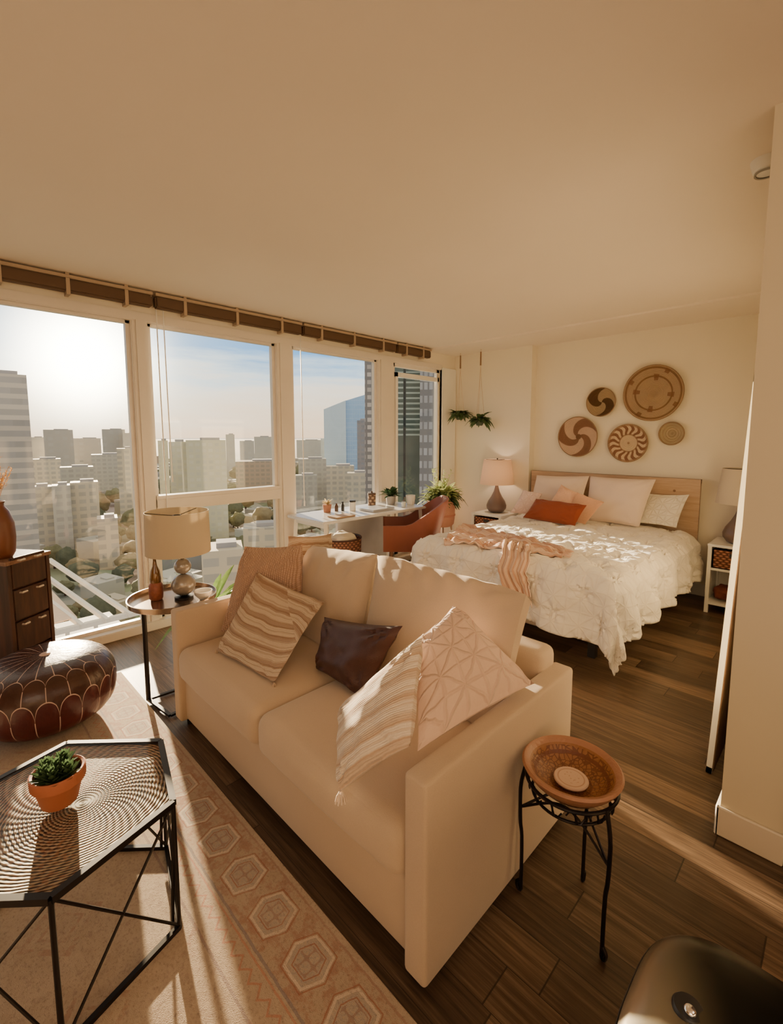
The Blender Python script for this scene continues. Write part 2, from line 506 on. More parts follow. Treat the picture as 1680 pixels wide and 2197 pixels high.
# windows: continuous frame members and panes
FX0, FX1 = -.10, .0
def member(lo, hi, r=.006):
    bm = box(B(), lo, hi); bmesh.ops.bevel(bm, geom=bm.edges[:], offset=r, segments=2, affect='EDGES'); return bm
bays = [(-6.4, -5.12), (-5.0, -3.31), (-3.195, -2.103), (-1.93, -.82), (-.57, .286)]
struct('trim_2', member((FX0, -6.4, 2.352), (.012, .30, 2.42)), FRAME)      # head
struct('trim_3', member((FX0, -6.4, 0), (.05, .30, .066)), FRAME)         # sill curb
k = 4
for a, b in zip(bays, bays[1:]):
    bm = member((FX0, a[1], .06), (.004, b[0], 2.36)); box(bm, (-.02, a[1] + .03, .06), (.018, b[0] - .03, 2.36))
    struct('trim_%d' % k, bm, FRAME); k += 1
struct('trim_%d' % k, member((-.04, .286, .06), (.02, .33, 2.36)), FRAME); k += 1
struct('trim_%d' % k, member((-.02, .286, .06), (.03, .57, 2.38)), WHITE); k += 1
for i, (a, b) in enumerate(bays, 1):
    fr = B()
    t = .028 if i != 5 else .045
    for lo, hi in (((-.075, a, .06), (-.03, a + t, 2.36)), ((-.075, b - t, .06), (-.03, b, 2.36)), ((-.075, a, .06), (-.03, b, .06 + t)), ((-.075, a, 2.36 - t), (-.03, b, 2.36))):
        box(fr, lo, hi)
    if i == 3: box(fr, (-.09, a, .925), (.012, b, 1.045)); box(fr, (-.05, a, .955), (.02, b, 1.015))
    w = struct('window_%d' % i, fr, FRAME)
    pane = obj('glass_pane', box(B(), (-.056, a + .01, .07), (-.050, b - .01, 2.35)), GLASS, w, False)
    if i == 5:
        obj('inner_sash', box(box(box(box(B(), (-.03, a + .04, 2.20), (-.005, b - .03, 2.25)), (-.03, a + .04, .10), (-.005, b - .03, .15)), (-.03, a + .04, .10), (-.005, a + .075, 2.25)), (-.03, b - .06, .1), (-.005, b - .03, 2.25)), WHITE, w, False)
# roller-blind head rail with brackets and pull wands
RAIL = plain('bronze_rail', (.10, .055, .03), .5, .2, var=.15)
RAILT = plain('rail_lip', (.40, .30, .21), .5)
segs = [(-6.3, -3.18, 'first section of brown blind head rail, left of the second pane, by the sun'), (-3.16, -1.88, 'section of brown blind head rail above the window with the crossbar'),
        (-1.86, -.62, 'section of brown blind head rail above the desk window'), (-.60, -.02, 'short end section of brown blind head rail above the narrow window')]
for a, b, lab in segs:
    t = thing('blind_rail', ((.07), (a + b) / 2, 2.43), lab, 'blind rail', 'blind head rails')
    obj('housing', member((.03, a, 2.452), (.095, b, 2.535), .01), RAIL, t)
    obj('lip', member((.028, a, 2.535), (.105, b, 2.556), .003), RAILT, t)
    n = max(2, int((b - a) / .33))
    for j in range(n):
        yy = a + (j + .5) * (b - a) / n
        obj('bracket', box(box(B(), (.024, yy - .011, 2.43), (.102, yy + .011, 2.552)), (.0, yy - .011, 2.545), (.1, yy + .011, 2.569)), RAILT, t, False)
for yy, z0, lab in ((-3.14, .95, 'thin white blind wand hanging at the left side of the middle window'), (-1.86, .88, 'thin white blind wand hanging beside the desk at the left of its window'), (-3.09, 1.2, 'thin white blind cord hanging just right of the wand in the crossbar window')):
    bm = tube(B(), [(.035, yy, 2.45), (.036, yy + .003, 1.8), (.035, yy + .01, z0)], .0045, 6); cyl(bm, (.035, yy + .01, z0 - .05), (.035, yy + .01, z0), .008, .006)
    single('blind_wand', bm, WHITE, lab, 'blind wand')

# smoke detector on the ceiling by the partition
t = thing('smoke_detector', (3.488, -2.03, H - .045), 'round white smoke detector on the ceiling beside the partition wall', 'detector')
obj('body', lathe(B(), [(0, -.05), (.03, -.05), (.045, -.04), (.053, -.015), (.055, 0), (0, 0)], (3.500, -2.05, H), 32), WHITE, t)
obj('vent_ring', lathe(B(), [(.034, -.052), (.040, -.054), (.040, -.046), (.034, -.048)], (3.500, -2.05, H), 32), plain('vent_grey', (.35, .33, .3)), t)

# ------------------------------------------------------------------ rug
RUG = rug_mat()
bm = B(); soft(bm, (2.05, -4.805, .006), (2.9, 2.3, .011), .005, 2, 2)
single('area_rug', bm, RUG, 'large faded beige and rust patterned rug between sofa and window', 'rug', smooth=True)

# ------------------------------------------------------------------ sofa
SX0, SX1, SYF, SYB = 1.375, 3.115, -3.605, -2.735
sofa = thing('sofa', ((SX0 + SX1) / 2, (SYF + SYB) / 2, 0), 'cream linen two-seat sofa with slim square arms standing on the rug edge', 'sofa')
bm = B(); soft(bm, ((SX0 + SX1) / 2, (SYF + SYB) / 2 + .01, .155), (SX1 - SX0 - .10, SYB - SYF - .04, .245), .02)
obj('base', bm, SOFA, sofa)
bm = B(); soft(bm, ((SX0 + SX1) / 2, SYB - .07, .37), (SX1 - SX0 - .14, .14, .64), .035, 4, 3)
obj('back_frame', bm, SOFA, sofa)
for x in (SX0 + .04, SX1 - .04):
    bm = B(); soft(bm, (x, (SYF + SYB) / 2, .325), (.08, SYB - SYF, .59), .014, 5, 3, crown=(.004, 0, 0))
    obj('arm', bm, SOFA, sofa)
ix0, ix1 = SX0 + .082, SX1 - .082; mid = (ix0 + ix1) / 2
for a, b in ((ix0, mid), (mid, ix1)):
    bm = B(); soft(bm, ((a + b) / 2, -3.215, .355), (b - a - .004, .80, .17), .05, 7, 4, crown=(0, .012, .016))
    obj('seat_cushion', bm, SOFAC, sofa)
for x in (SX0 + .06, SX1 - .06):
    for y in (SYF + .06, SYB - .06):
        obj('leg', cyl(B(), (x, y, 0), (x, y, .05), .02, .026), DARK, sofa)
# loose back cushions belong to the sofa
wr = lambda amp, f, ph: (lambda u, v, s: amp * math.exp(-((v - .88) / .13) ** 2) * math.sin(u * f + ph + 4 * v))
bm = pillow(B(), [(1.60, -3.04, .44), (2.22, -3.06, .44), (2.19, -2.90, .925), (1.60, -2.88, .87)], .20, 30, .03, .006, 2, wr(.008, 34, .4), .35)
obj('back_cushion', bm, SOFAC, sofa)
bm = pillow(B(), [(2.24, -3.08, .44), (3.03, -3.10, .46), (3.035, -2.93, .925), (2.20, -2.91, .925)], .21, 34, .03, .006, 5, wr(.009, 42, 1.), .35)
obj('back_cushion', bm, SOFAC, sofa)

KNIT = knit('rib_knit', (.58, .39, .29), (.33, .19, .12))
STRIPE = stripes('striped_weave', (.64, .50, .36), (.33, .20, .12), 6.5, 'v', 50)
STRIPE_P = stripes('pale_striped_weave', (.86, .74, .60), (.62, .44, .31), 5.0, 'v', 46)
PEACH = pintuck('peach_pintuck', (.74, .53, .41), (.60, .39, .29), 2.6, True, .55, .012)
BROWNL = leather('brown_leather', (.065, .024, .017), .5)
def tassels(par, pts, mat):
    for p in pts:
        bm = B()
        for q in range(7):
            a = q / 7 * 2 * PI; d = Vector((math.cos(a), math.sin(a), 0)) * .012
            tube(bm, [p, Vector(p) + d * .6 + Vector((0, 0, -.012)), Vector(p) + d + Vector((0, 0, -.03))], .0022, 5)
        obj('tassel', bm, mat, par)
def cushion(name, label, cor, mat, t=.13, tass=None, **k):
    c = sum((Vector(p) for p in cor), Vector()) / 4
    root = thing(name, c, label, 'cushion', None)
    obj('cover', pillow(B(), cor, t, **k), mat, root)
    if tass: tassels(root, tass, mat)
    return root
cushion('throw_pillow', 'dusty pink ribbed knit throw pillow standing in the left corner of the sofa',
        [(1.50, -3.40, .47), (1.83, -3.10, .47), (1.66, -2.98, .90), (1.49, -3.24, .905)], KNIT, .15, seed=3, pinch=.05)
cushion('throw_pillow', 'small tan pillow with bold diagonal stripes peeking behind the ribbed knit pillow',
        [(1.50, -3.0, .55), (1.70, -2.78, .55), (1.64, -2.76, .93), (1.44, -2.93, .91)], STRIPE, .12, seed=9)
cushion('throw_pillow', 'tan and brown striped square throw pillow tilted on the left sofa seat',
        [(1.665, -3.50, .455), (2.14, -3.46, .455), (2.02, -3.10, .69), (1.62, -3.24, .79)], STRIPE, .13,
        tass=[(2.14, -3.46, .46), (1.67, -3.50, .46)], seed=4)
cushion('throw_pillow', 'dark brown leather lumbar pillow against the middle of the sofa back',
        [(2.15, -3.25, .45), (2.50, -3.27, .45), (2.60, -3.15, .755), (2.07, -3.14, .64)], BROWNL, .12, seed=6, wr=.008)
cushion('throw_pillow', 'peach pintucked square pillow standing on its corner against the right sofa arm',
        [(3.01, -3.52, .62), (3.10, -3.02, .66), (2.84, -3.14, .90), (2.80, -3.33, .80)], PEACH, .14, seed=8, wr=.005)
cushion('throw_pillow', 'cream striped fringed pillow leaning diagonally in front of the peach pillow',
        [(2.83, -3.66, .47), (3.00, -3.54, .64), (2.89, -3.36, .88), (2.66, -3.52, .60)], STRIPE_P, .13,
        tass=[(2.83, -3.66, .47), (2.84, -3.655, .475), (2.825, -3.65, .47)], seed=12)

# ------------------------------------------------------------------ hexagonal coffee table
def rattan():
    m = M('woven_rattan', (.6, .4, .25), .6); x, y, z = m.xyz(m.tc('Object'))
    wob = (m.noise(m.comb(x, y), 5., 2.) - .5) * .045
    r = ((x - .03) * (x - .03) + (y - .05) * (y - .05)).sqrt() + wob; a = (y - .05).atan2(x - .03)
    ring = (r * 2 * PI / .0095).sin(); cell = (a * 46. + (r / .0095).fl() * 1.57).sin()
    h = ring * .6 + cell * .4
    c = m.mix((.05, .022, .012), (.56, .41, .28), h.ss(-.3, .3))
    c = m.mix(c, (.42, .16, .08), m.noise(m.comb(x, y), 60., 2.).ss(.5, .65) * .5)
    m.color(c); m.bump(h, .8, .006); return m.m
hc = Vector((2.248, -4.234, 0)); HV = [hc + Vector((math.cos(math.radians(a)), math.sin(math.radians(a)), 0)) * .325 for a in (107, 47, -13, -73, -133, 167)]
ct = thing('coffee_table', hc, 'hexagonal coffee table with woven rattan top and black wire legs on the rug', 'coffee table')
ZT = .425
def hexring(z, r, w):
    bm = B()
    vin = [hc + (v - hc) * ((.325 - w) / .325) for v in HV]
    for i in range(6):
        j = (i + 1) % 6
        beam(bm, HV[i] + Vector((0, 0, z)), HV[j] + Vector((0, 0, z)), r * 2, r * 2)
    return bm
obj('top_frame', hexring(ZT, .009, .02), BLACK, ct, False)
vin = [((v - hc) * .975 + hc) for v in HV]
obj('woven_panel', prism(B(), [(v.x, v.y) for v in vin], ZT - .008, ZT - .002), rattan(), ct, False)
obj('glass_top', prism(B(), [(v.x, v.y) for v in vin], ZT + .001, ZT + .007), glass_mat('table_glass', (.97, .97, .95), 0., .5), ct, False)
obj('base_frame', hexring(.0195, .007, .02), BLACK, ct, False)
for i in range(6):
    v = HV[i]
    bm = cyl(B(), v + Vector((0, 0, .0125)), v + Vector((0, 0, ZT)), .0065, n=8)
    vv = v + (hc - v) * .06
    cyl(bm, vv + Vector((0, 0, .03)), v + Vector((0, 0, ZT)), .005, n=8)
    obj('leg', bm, BLACK, ct)
for i in range(6):
    j = (i + 1) % 6
    bm = cyl(B(), HV[i] + Vector((0, 0, ZT)), HV[j] + Vector((0, 0, .024)), .0042, n=6)
    cyl(bm, HV[j] + Vector((0, 0, ZT)), HV[i] + Vector((0, 0, .024)), .0042, n=6)
    obj('brace', bm, BLACK, ct)

# succulent in terracotta pot
pc = Vector((2.235, -4.232, ZT + .0075))
pt = thing('potted_succulent', pc, 'green succulent in an orange terracotta pot on the hexagonal coffee table', 'plant')
bm = lathe(B(), [(0, 0), (.043, 0), (.046, .004), (.060, .062), (.062, .064), (.067, .064), (.069, .068), (.070, .096), (.066, .099), (.060, .097), (.058, .082), (0, .082)], pc, 40)
obj('pot', bm, plain('terracotta_orange', (.46, .15, .075), .6, var=.12, scale=25, bump=.1), pt)
obj('soil', lathe(B(), [(0, .084), (.058, .084), (.058, .0815), (0, .0815)], pc, 24), SOIL, pt)
bm = B(); rr = random.Random(3)
for cxy in ((0, 0), (.032, .018), (-.03, .02), (.01, -.03), (-.025, -.022), (.035, -.018)):
    for q in range(26):
        a = q * 2.4; e = .25 + q / 26 * 1.15
        base = pc + Vector((cxy[0], cxy[1], .083 + q * .0007))
        leaf(bm, base, (math.cos(a) * math.cos(e), math.sin(a) * math.cos(e), math.sin(e)), .045 - .0006 * q, .0095, -.15, k=4)
obj('rosettes', bm, leafmat('succulent_green', (.035, .07, .03), (.12, .20, .09), .45), pt)

# ------------------------------------------------------------------ pouf
def pouf_mat():
    m = M('pouf_leather', (.1, .02, .015), .33, spec=.55)
    u, v, _ = m.xyz(m.tc('UV'))
    N = 20.
    fu = (u * N).fr(); fu5 = (u * N + .5).fr()
    d0 = (fu - .5).abs()           # 0 mid panel, .5 at seam
    arch = (1 - d0 * d0 * 4).mx(0.).sqrt() * .11 + .46
    l1 = (v - arch).abs().lt(.0045) * v.lt(.58)
    l2 = (d0 - .5).abs().lt(.019) * v.lt(.465)
    # second row: seams rise from the arch tops
    d5 = (fu5 - .5).abs()
    l3 = d0.lt(.019) * v.gt(.565) * v.lt(.70)
    arch2 = (1 - d5 * d5 * 4).mx(0.).sqrt() * .09 + .70
    l4 = (v - arch2).abs().lt(.0035)
    l5 = d5.lt(.03) * v.gt(.79)
    L = (l1 + l2 + l3 + l4 + l5).clamp()
    n = m.noise(m.tc('Object'), 12., 4.)
    base = m.mix((.035, .006, .007), (.11, .018, .017), n)
    base = m.mix(base, m.mix((.03, .016, .010), (.07, .03, .02), n), v.gt(arch) * .75)
    m.color(m.mix(base, (.55, .40, .34), L)); m.set('Roughness', L * .5 + .30)
    m.bump(m.noise(m.tc('Object'), 55., 4.) * .5 + L * -.6, .35, .008); return m.m
pc = Vector((.885, -4.07, .0125)); PR, PH = .315, .355
bm = B(); uvl = bm.loops.layers.uv.verify(); n1, n2 = 120, 30; rows = []
for j in range(n2 + 1):
    v = j / n2; th = -PI / 2 + v * PI
    r = PR * abs(math.cos(th)) ** .55; z = PH / 2 + PH / 2 * math.copysign(abs(math.sin(th)) ** .75, math.sin(th))
    row = []
    for i in range(n1 + 1):
        a = 2 * PI * i / n1
        d0 = abs(((i / n1) * 20) % 1 - .5)
        rr_ = r * (1 - .022 * (d0 * 2) ** 4 * (1 if v < .55 else .3))
        row.append(Vector((rr_ * math.cos(a), rr_ * math.sin(a), z)) + pc)
    rows.append(row)
vs = [[bm.verts.new(p) for p in row[:-1]] for row in rows]
for j in range(n2):
    for i in range(n1):
        f = bm.faces.new((vs[j][i], vs[j][(i + 1) % n1], vs[j + 1][(i + 1) % n1], vs[j + 1][i]))
        for l, (a, b) in zip(f.loops, ((i, j), (i + 1, j), (i + 1, j + 1), (i, j + 1))): l[uvl].uv = (a / n1, b / n2)
bmesh.ops.remove_doubles(bm, verts=bm.verts, dist=.0005)
pouf = thing('leather_pouf', pc, 'round dark red leather pouf with pale stitched petals near the window', 'pouf')
obj('cover', bm, pouf_mat(), pouf)
obj('top_button', lathe(B(), [(0, .008), (.02, .006), (.028, 0), (0, 0)], pc + Vector((0, 0, PH - .002)), 20), plain('stitch_pink', (.6, .42, .35)), pouf)

# ------------------------------------------------------------------ chest of drawers + vase
far = Vector((.330, -3.945, 0)); dr = Vector((.576, -.817, 0)).normalized(); nr = Vector((.817, .576, 0)).normalized()
DW, DD, DH = .27, .33, .80
chest = thing('chest_of_drawers', far + dr * DW / 2 - nr * DD / 2, 'narrow dark brown wooden chest of drawers at the left end of the window', 'chest')
WOODD = wood('dark_walnut', (.03, .010, .006), (.075, .026, .014), .45, 2)
rotc = Matrix((nr, dr, Vector((0, 0, 1)))).transposed()
cc = far + dr * DW / 2 - nr * DD / 2
def cb(bm, ln, ld, lz, s): return obox(bm, cc + nr * ln + dr * ld + Vector((0, 0, lz)), s, rotc)
bm = B(); cb(bm, -.01, 0, DH / 2 + .02, (DD - .02, DW - .01, DH - .06)); obj('carcass', bm, WOODD, chest, False)
bm = B(); cb(bm, .0, 0, DH - .01, (DD + .02, DW + .015, .022)); obj('top', bm, wood('walnut_top', (.16, .08, .05), (.30, .17, .11), .25, 0), chest, False)
for s in (-1, 1):
    bm = B(); cb(bm, DD / 2 - .01, s * (DW / 2 - .012), DH / 2, (.03, .022, DH - .02)); obj('corner_post', bm, WOODD, chest, False)
for s in (-1, 1):
    bm = B(); cb(bm, -DD / 2 + .02, s * (DW / 2 - .02), .03, (.03, .03, .06)); obj('leg', bm, WOODD, chest, False)
BRASS = M('pale_brass', (.95, .85, .75), .3, .85).m
for q in range(4):
    z = .155 + q * .19
    bm = B(); cb(bm, DD / 2 - .004, 0, z, (.018, DW - .055, .176)); bmesh.ops.bevel(bm, geom=bm.edges[:], offset=.003, segments=2, affect='EDGES')
    d = obj('drawer', bm, WOODD, chest, False)
    for s in (-1, 1):
        p = cc + nr * (DD / 2 + .006) + dr * (s * .052) + Vector((0, 0, z + .07))
        bm = tube(B(), [p - dr * .018, p - dr * .014 + nr * .014, p + dr * .014 + nr * .014, p + dr * .018], .0065, 6)
        obj('handle', bm, BRASS, d)
vc = cc + nr * .04 + dr * .045 + Vector((0, 0, DH + .0015))
vase = thing('vase', vc, 'tall brown earthenware vase with dried grasses on the dark chest', 'vase')
obj('body', lathe(B(), [(0, 0), (.050, 0), (.066, .03), (.073, .12), (.070, .20), (.050, .27), (.030, .30), (.028, .315), (.036, .33), (.032, .33), (.024, .315), (0, .315)], vc, 36), plain('brown_glaze', (.16, .055, .025), .35, var=.25), vase)
bm = B(); rr = random.Random(5)
for q in range(26):
    a = rr.uniform(0, 2 * PI); rad = rr.uniform(.01, .085); hh = rr.uniform(.14, .28)
    p0 = vc + Vector((0, 0, .32)); p1 = vc + Vector((math.cos(a) * rad, math.sin(a) * rad, .32 + hh))
    tube(bm, [p0, p0.lerp(p1, .5) + Vector((0, 0, .02)), p1], .0012, 4)
    for g in range(16):
        t = .45 + .55 * g / 16; base = p0.lerp(p1, t)
        leaf(bm, base, (rr.uniform(-1, 1), rr.uniform(-1, 1), rr.uniform(.2, 1.2)), .028, .004, .3, k=2)
obj('dried_grass', bm, leafmat('dried_grass', (.42, .20, .06), (.62, .38, .14), .8), vase)

# ------------------------------------------------------------------ side table, lamp, bottle
tc_ = Vector((1.125, -3.50, 0)); TZ = .575
st = thing('side_table', tc_, 'small round tray side table on one black pole at the left arm of the sofa', 'side table')
obj('tray', lathe(B(), [(0, 0), (.225, 0), (.232, .006), (.234, .032), (.228, .033), (.224, .012), (0, .012)], tc_ + Vector((0, 0, TZ)), 56), M('mirror_tray', (.45, .33, .24), .18, .85).m, st)
px_ = Vector((1.069, -3.64, 0))
obj('pole', cyl(B(), px_ + Vector((0, 0, .012)), px_ + Vector((0, 0, TZ)), .0125, n=14), BLACK, st)
bm = B()
c0 = px_ + Vector((0, 0, .014))
ring = [c0, c0 + Vector((.02, .26, 0)), c0 + Vector((.23, .26, 0)), c0 + Vector((.25, .03, 0))]
for i in range(4): beam(bm, ring[i], ring[(i + 1) % 4], .018, .012)
obj('base', bm, BLACK, st, False)
lc = Vector((1.17, -3.455, TZ + .0135))
lamp = thing('table_lamp', lc, 'table lamp with cream drum shade and stacked glass balls beside the sofa', 'lamp')
obj('base_disc', lathe(B(), [(0, 0), (.05, 0), (.05, .012), (.02, .018), (0, .018)], lc, 32), BLACK, lamp)
SMOKE = M('smoky_mercury_glass', (.33, .29, .25), .28, .35, coat=.3).m
obj('ball', sphere(B(), lc + Vector((0, 0, .080)), .066, .95), SMOKE, lamp)
obj('ball', sphere(B(), lc + Vector((0, 0, .185)), .046, .95), SMOKE, lamp)
obj('neck', cyl(B(), lc + Vector((0, 0, .22)), lc + Vector((0, 0, .36)), .009), BLACK, lamp)
sh = lc + Vector((-.035, -.005, .262))
obj('lamp_shade', lathe(B(), [(.172, 0), (.168, .235), (.164, .235), (.168, 0), (.172, 0)], sh, 56), shade_mat('cream_linen_shade', (.70, .60, .44), .28), lamp)
obj('shade_ring', tube(B(), [sh + Vector((math.cos(a) * .02, math.sin(a) * .02, .21)) for a in [i * PI / 8 for i in range(16)]], .003, 5, True), BLACK, lamp)
bm = B()
for q in range(3):
    a = q * 2 * PI / 3; tube(bm, [sh + Vector((math.cos(a) * .02, math.sin(a) * .02, .21)), sh + Vector((math.cos(a) * .166, math.sin(a) * .166, .228))], .0022, 5)
obj('shade_spider', bm, BLACK, lamp)
bc = Vector((1.085, -3.575, TZ + .0135))
bot = thing('decorative_bottle', bc, 'slender amber bottle with reddish patterned belly on the round side table', 'bottle')
obj('belly', lathe(B(), [(0, 0), (.030, 0), (.036, .01), (.038, .05), (.036, .085), (.028, .10), (0, .10)], bc, 24), plain('rust_weave', (.26, .075, .04), .5, var=.5, scale=60, bump=.4, bscale=120), bot)
obj('glass_neck', lathe(B(), [(.028, .098), (.030, .12), (.024, .165), (.012, .195), (.008, .23), (.009, .24), (0, .24)], bc, 20), M('amber_glass', (.16, .07, .015), .12, 0., coat=.6).m, bot)
sc0 = Vector((1.265, -3.385, TZ + .0135))
bm = lathe(B(), [(0, 0), (.02, 0), (.045, .03), (.05, .05), (.046, .05), (.038, .03), (0, .012)], sc0, 28)
single('small_bowl', bm, plain('shell_white', (.85, .80, .72), .35), 'small white ceramic bowl on the side table next to the sofa arm', 'bowl')

# floor plant between lamp and window
def foliage(c, n, L, spread, w, rr, up=.6, curl=.4):
    bm = B()
    for i in range(n):
        a = rr.uniform(0, 2 * PI); e = rr.uniform(.05, 1.) * up
        d = Vector((math.cos(a), math.sin(a), e * 1.6)).normalized()
        base = Vector(c) + Vector((math.cos(a), math.sin(a), 0)) * rr.uniform(0, spread) + Vector((0, 0, rr.uniform(0, spread)))
        leaf(bm, base, d, L * rr.uniform(.6, 1.15), w * rr.uniform(.8, 1.2), curl * rr.uniform(.3, 1.4))
    return bm
fp = Vector((.52, -3.02, 0)); rr = random.Random(8)
fpt = thing('floor_plant', fp, 'leafy green floor plant in a pale pot behind the lamp by the window', 'plant')
obj('pot', lathe(B(), [(0, 0), (.09, 0), (.12, .22), (.125, .24), (.11, .24), (.105, .21), (0, .21)], fp, 32), plain('pale_pot', (.72, .68, .60), .5), fpt)
obj('foliage', foliage(fp + Vector((0, 0, .22)), 46, .40, .05, .026, rr, 1., .5), leafmat('bright_leaf', (.10, .22, .05), (.34, .48, .14)), fpt)

# ------------------------------------------------------------------ iron plant stand and bowl
sx, sy = 3.276, -3.110
stand = thing('plant_stand', (sx, sy, 0), 'black wrought iron three-legged stand beside the right sofa arm', 'stand')
sc1 = Vector((sx, sy, 0)); RZ = .455
def circ(z, r, n=40): return [sc1 + Vector((r * math.cos(2 * PI * i / n), r * math.sin(2 * PI * i / n), z)) for i in range(n)]
obj('top_ring', tube(B(), circ(RZ, .132), .0055, 8, True), BLACK, stand)
obj('lower_ring', tube(B(), circ(RZ - .05, .112), .0045, 8, True), BLACK, stand)
bm = B()
for q in range(12):
    a = q * 2 * PI / 12
    pts = []
    for k2 in range(13):
        t = k2 / 12; aa = a + (t - .5) * .42 + .10 * math.sin(t * 2 * PI); r = .122 + .0 * t
        pts.append(sc1 + Vector((r * math.cos(aa), r * math.sin(aa), RZ - .025 + .021 * math.sin(t * 4 * PI))))
    tube(bm, pts, .0026, 5)
obj('scrollwork', bm, BLACK, stand)
for q, a in enumerate((194, 338, 92)):
    a = math.radians(a); u = Vector((math.cos(a), math.sin(a), 0))
    P = lambda r, z: sc1 + u * r + Vector((0, 0, z))
    pts = smooth_path([P(.134, RZ + .005), P(.143, RZ - .03), P(.152, RZ - .09), P(.150, RZ - .20), P(.144, .20), P(.142, .10), P(.142, .04), P(.142, .0075), P(.150, .007), P(.155, .026), P(.143, .040)], 5)
    obj('leg', tube(B(), pts, .0062, 8), BLACK, stand)
bm = B()
for q in range(3):
    a0 = math.radians((194, 338, 92)[q]); a1 = math.radians((338, 92, 194)[q])
    p0 = sc1 + Vector((math.cos(a0), math.sin(a0), 0)) * .148 + Vector((0, 0, .30))
    p1 = sc1 + Vector((math.cos(a1), math.sin(a1), 0)) * .148 + Vector((0, 0, .30))
    mdl = sc1 + Vector((0, 0, .37)); mdl = (p0 + p1) / 2 * .55 + mdl * .45 + Vector((0, 0, .045))
    tube(bm, smooth_path([p0, mdl, p1], 8), .004, 6)
obj('brace', bm, BLACK, stand)
def bowl_mat():
    m = M('carved_bowl', (.4, .14, .05), .42, spec=.5); x, y, z = m.xyz(m.tc('Object'))
    r = (x * x + y * y).sqrt(); a = y.atan2(x)
    n = m.noise(m.comb(x, y, z), 40., 4., .7); v = m.vor(m.comb(a * 3., r * 40.), 2.2, 'DISTANCE_TO_EDGE')
    inner = r.lt(.118)
    c = m.mix((.22, .085, .03), (.36, .16, .055), n)
    c = m.mix(c, (.13, .04, .015), inner * v.lt(.09) * .8)
    c = m.mix(c, (.16, .05, .02), inner * ((r - .105).abs().lt(.004) + (r - .058).abs().lt(.003)).clamp())
    c = m.mix(c, (.40, .20, .12), r.gt(.122) * .8)
    m.color(c); m.bump(v, .5, .004); return m.m
bz = RZ - .028
bowl = thing('decorative_bowl', (sx, sy, bz), 'carved reddish brown bowl with pale centre resting on the iron stand', 'bowl')
k_ = Vector((sx, sy, bz))
obj('dish', lathe(B(), [(0, 0), (.06, 0), (.10, .016), (.124, .040), (.140, .060), (.146, .072), (.140, .078), (.128, .074), (.112, .052), (.09, .030), (.055, .016), (0, .014)], k_, 56), bowl_mat(), bowl)
def coin():
    m = M('pale_medallion', (.66, .46, .33), .7); x, y, z = m.xyz(m.tc('Object')); r = (x * x + y * y).sqrt()
    m.color(m.mix((.66, .47, .34), (.42, .22, .13), ((r - .038).abs().lt(.002) + m.noise(m.comb(x, y), 120., 3.).ss(.58, .62) * r.lt(.026)).clamp() * .6)); return m.m
obj('centre_medallion', lathe(B(), [(0, .015), (.030, .015), (.050, .027), (.051, .031), (.048, .034), (0, .033)], k_, 40), coin(), bowl)

# ------------------------------------------------------------------ metal bin in the bottom right corner
STEEL = M('brushed_steel', (.45, .42, .38), .4, .85).m
def bin_lid_reflection():
    m = M('dark_lid_painted_reflection', (.03, .03, .028), .28, .75); x, y, z = m.xyz(m.tc('Object'))
    m.color(m.mix((.50, .44, .34), (.008, .009, .008), (x * 1. + y * .45).ss(-.26, -.03))); return m.m  # tan reflection painted into the left of the dark lid colour
bx, by, bz2 = 3.80, -3.66, .60
wb = thing('waste_bin', (bx, by, 0), 'brushed metal waste bin with dark glossy lid in the near right corner', 'bin')
bm = B(); soft(bm, (bx, by, .29), (.40, .40, .56), .085, 2, 8); obj('body', bm, STEEL, wb)
bm = B(); lathe(bm, [(0, .628), (.07, .625), (.13, .614), (.168, .596), (.181, .580), (.183, .56), (0, .56)], (bx, by, 0), 96, None, lambda co: Vector((*(Vector((co.x, co.y)) * (1 / max(1e-6, (abs(co.x / max(1e-6, math.hypot(co.x, co.y))) ** 3.2 + abs(co.y / max(1e-6, math.hypot(co.x, co.y))) ** 3.2) ** (1 / 3.2)))), co.z)) if math.hypot(co.x, co.y) > 1e-6 else co); obj('lid', bm, bin_lid_reflection(), wb)
obj('seam_ring', tube(B(), [Vector((bx + .183 * math.copysign(abs(math.cos(a)) ** .62, math.cos(a)), by + .183 * math.copysign(abs(math.sin(a)) ** .62, math.sin(a)), .572)) for a in [i * 2 * PI / 64 for i in range(64)]], .0022, 5, True), DARK, wb)
kb = Vector((bx - .098, by - .006, .617))
obj('recess', lathe(B(), [(0, .004), (.020, .006), (.023, .002), (.023, -.02), (0, -.02)], kb, 32), DARK, wb)
obj('knob', sphere(B(), kb + Vector((.003, -.006, .008)), .009, .7), M('chrome', (.85, .85, .88), .08, 1.).m, wb)

# ------------------------------------------------------------------ leaning mirror
def quad_slab(bm, x_of, y0, y1, z0, z1, t, off=0.):
    a = Vector((x_of(z0) + off, 0, z0)); b = Vector((x_of(z1) + off, 0, z1)); d = (b - a).normalized(); nn = Vector((d.z, 0, -d.x)) * t / 2
    vs = []
    for y in (y0, y1):
        for p in (a - nn, a + nn, b + nn, b - nn): vs.append(bm.verts.new((p.x, y, p.z)))
    for f in ((0, 1, 2, 3), (7, 6, 5, 4), (0, 4, 5, 1), (1, 5, 6, 2), (2, 6, 7, 3), (3, 7, 4, 0)): bm.faces.new([vs[i] for i in f])
xo = lambda z: 3.458 + .036 * z
mir = thing('leaning_mirror', (3.48, -1.83, 0), 'tall white-framed floor mirror leaning on the partition wall', 'mirror')
bm = B(); quad_slab(bm, xo, -2.06, -2.035, 0.002, 1.75, .022); quad_slab(bm, xo, -1.63, -1.605, 0.002, 1.75, .022)
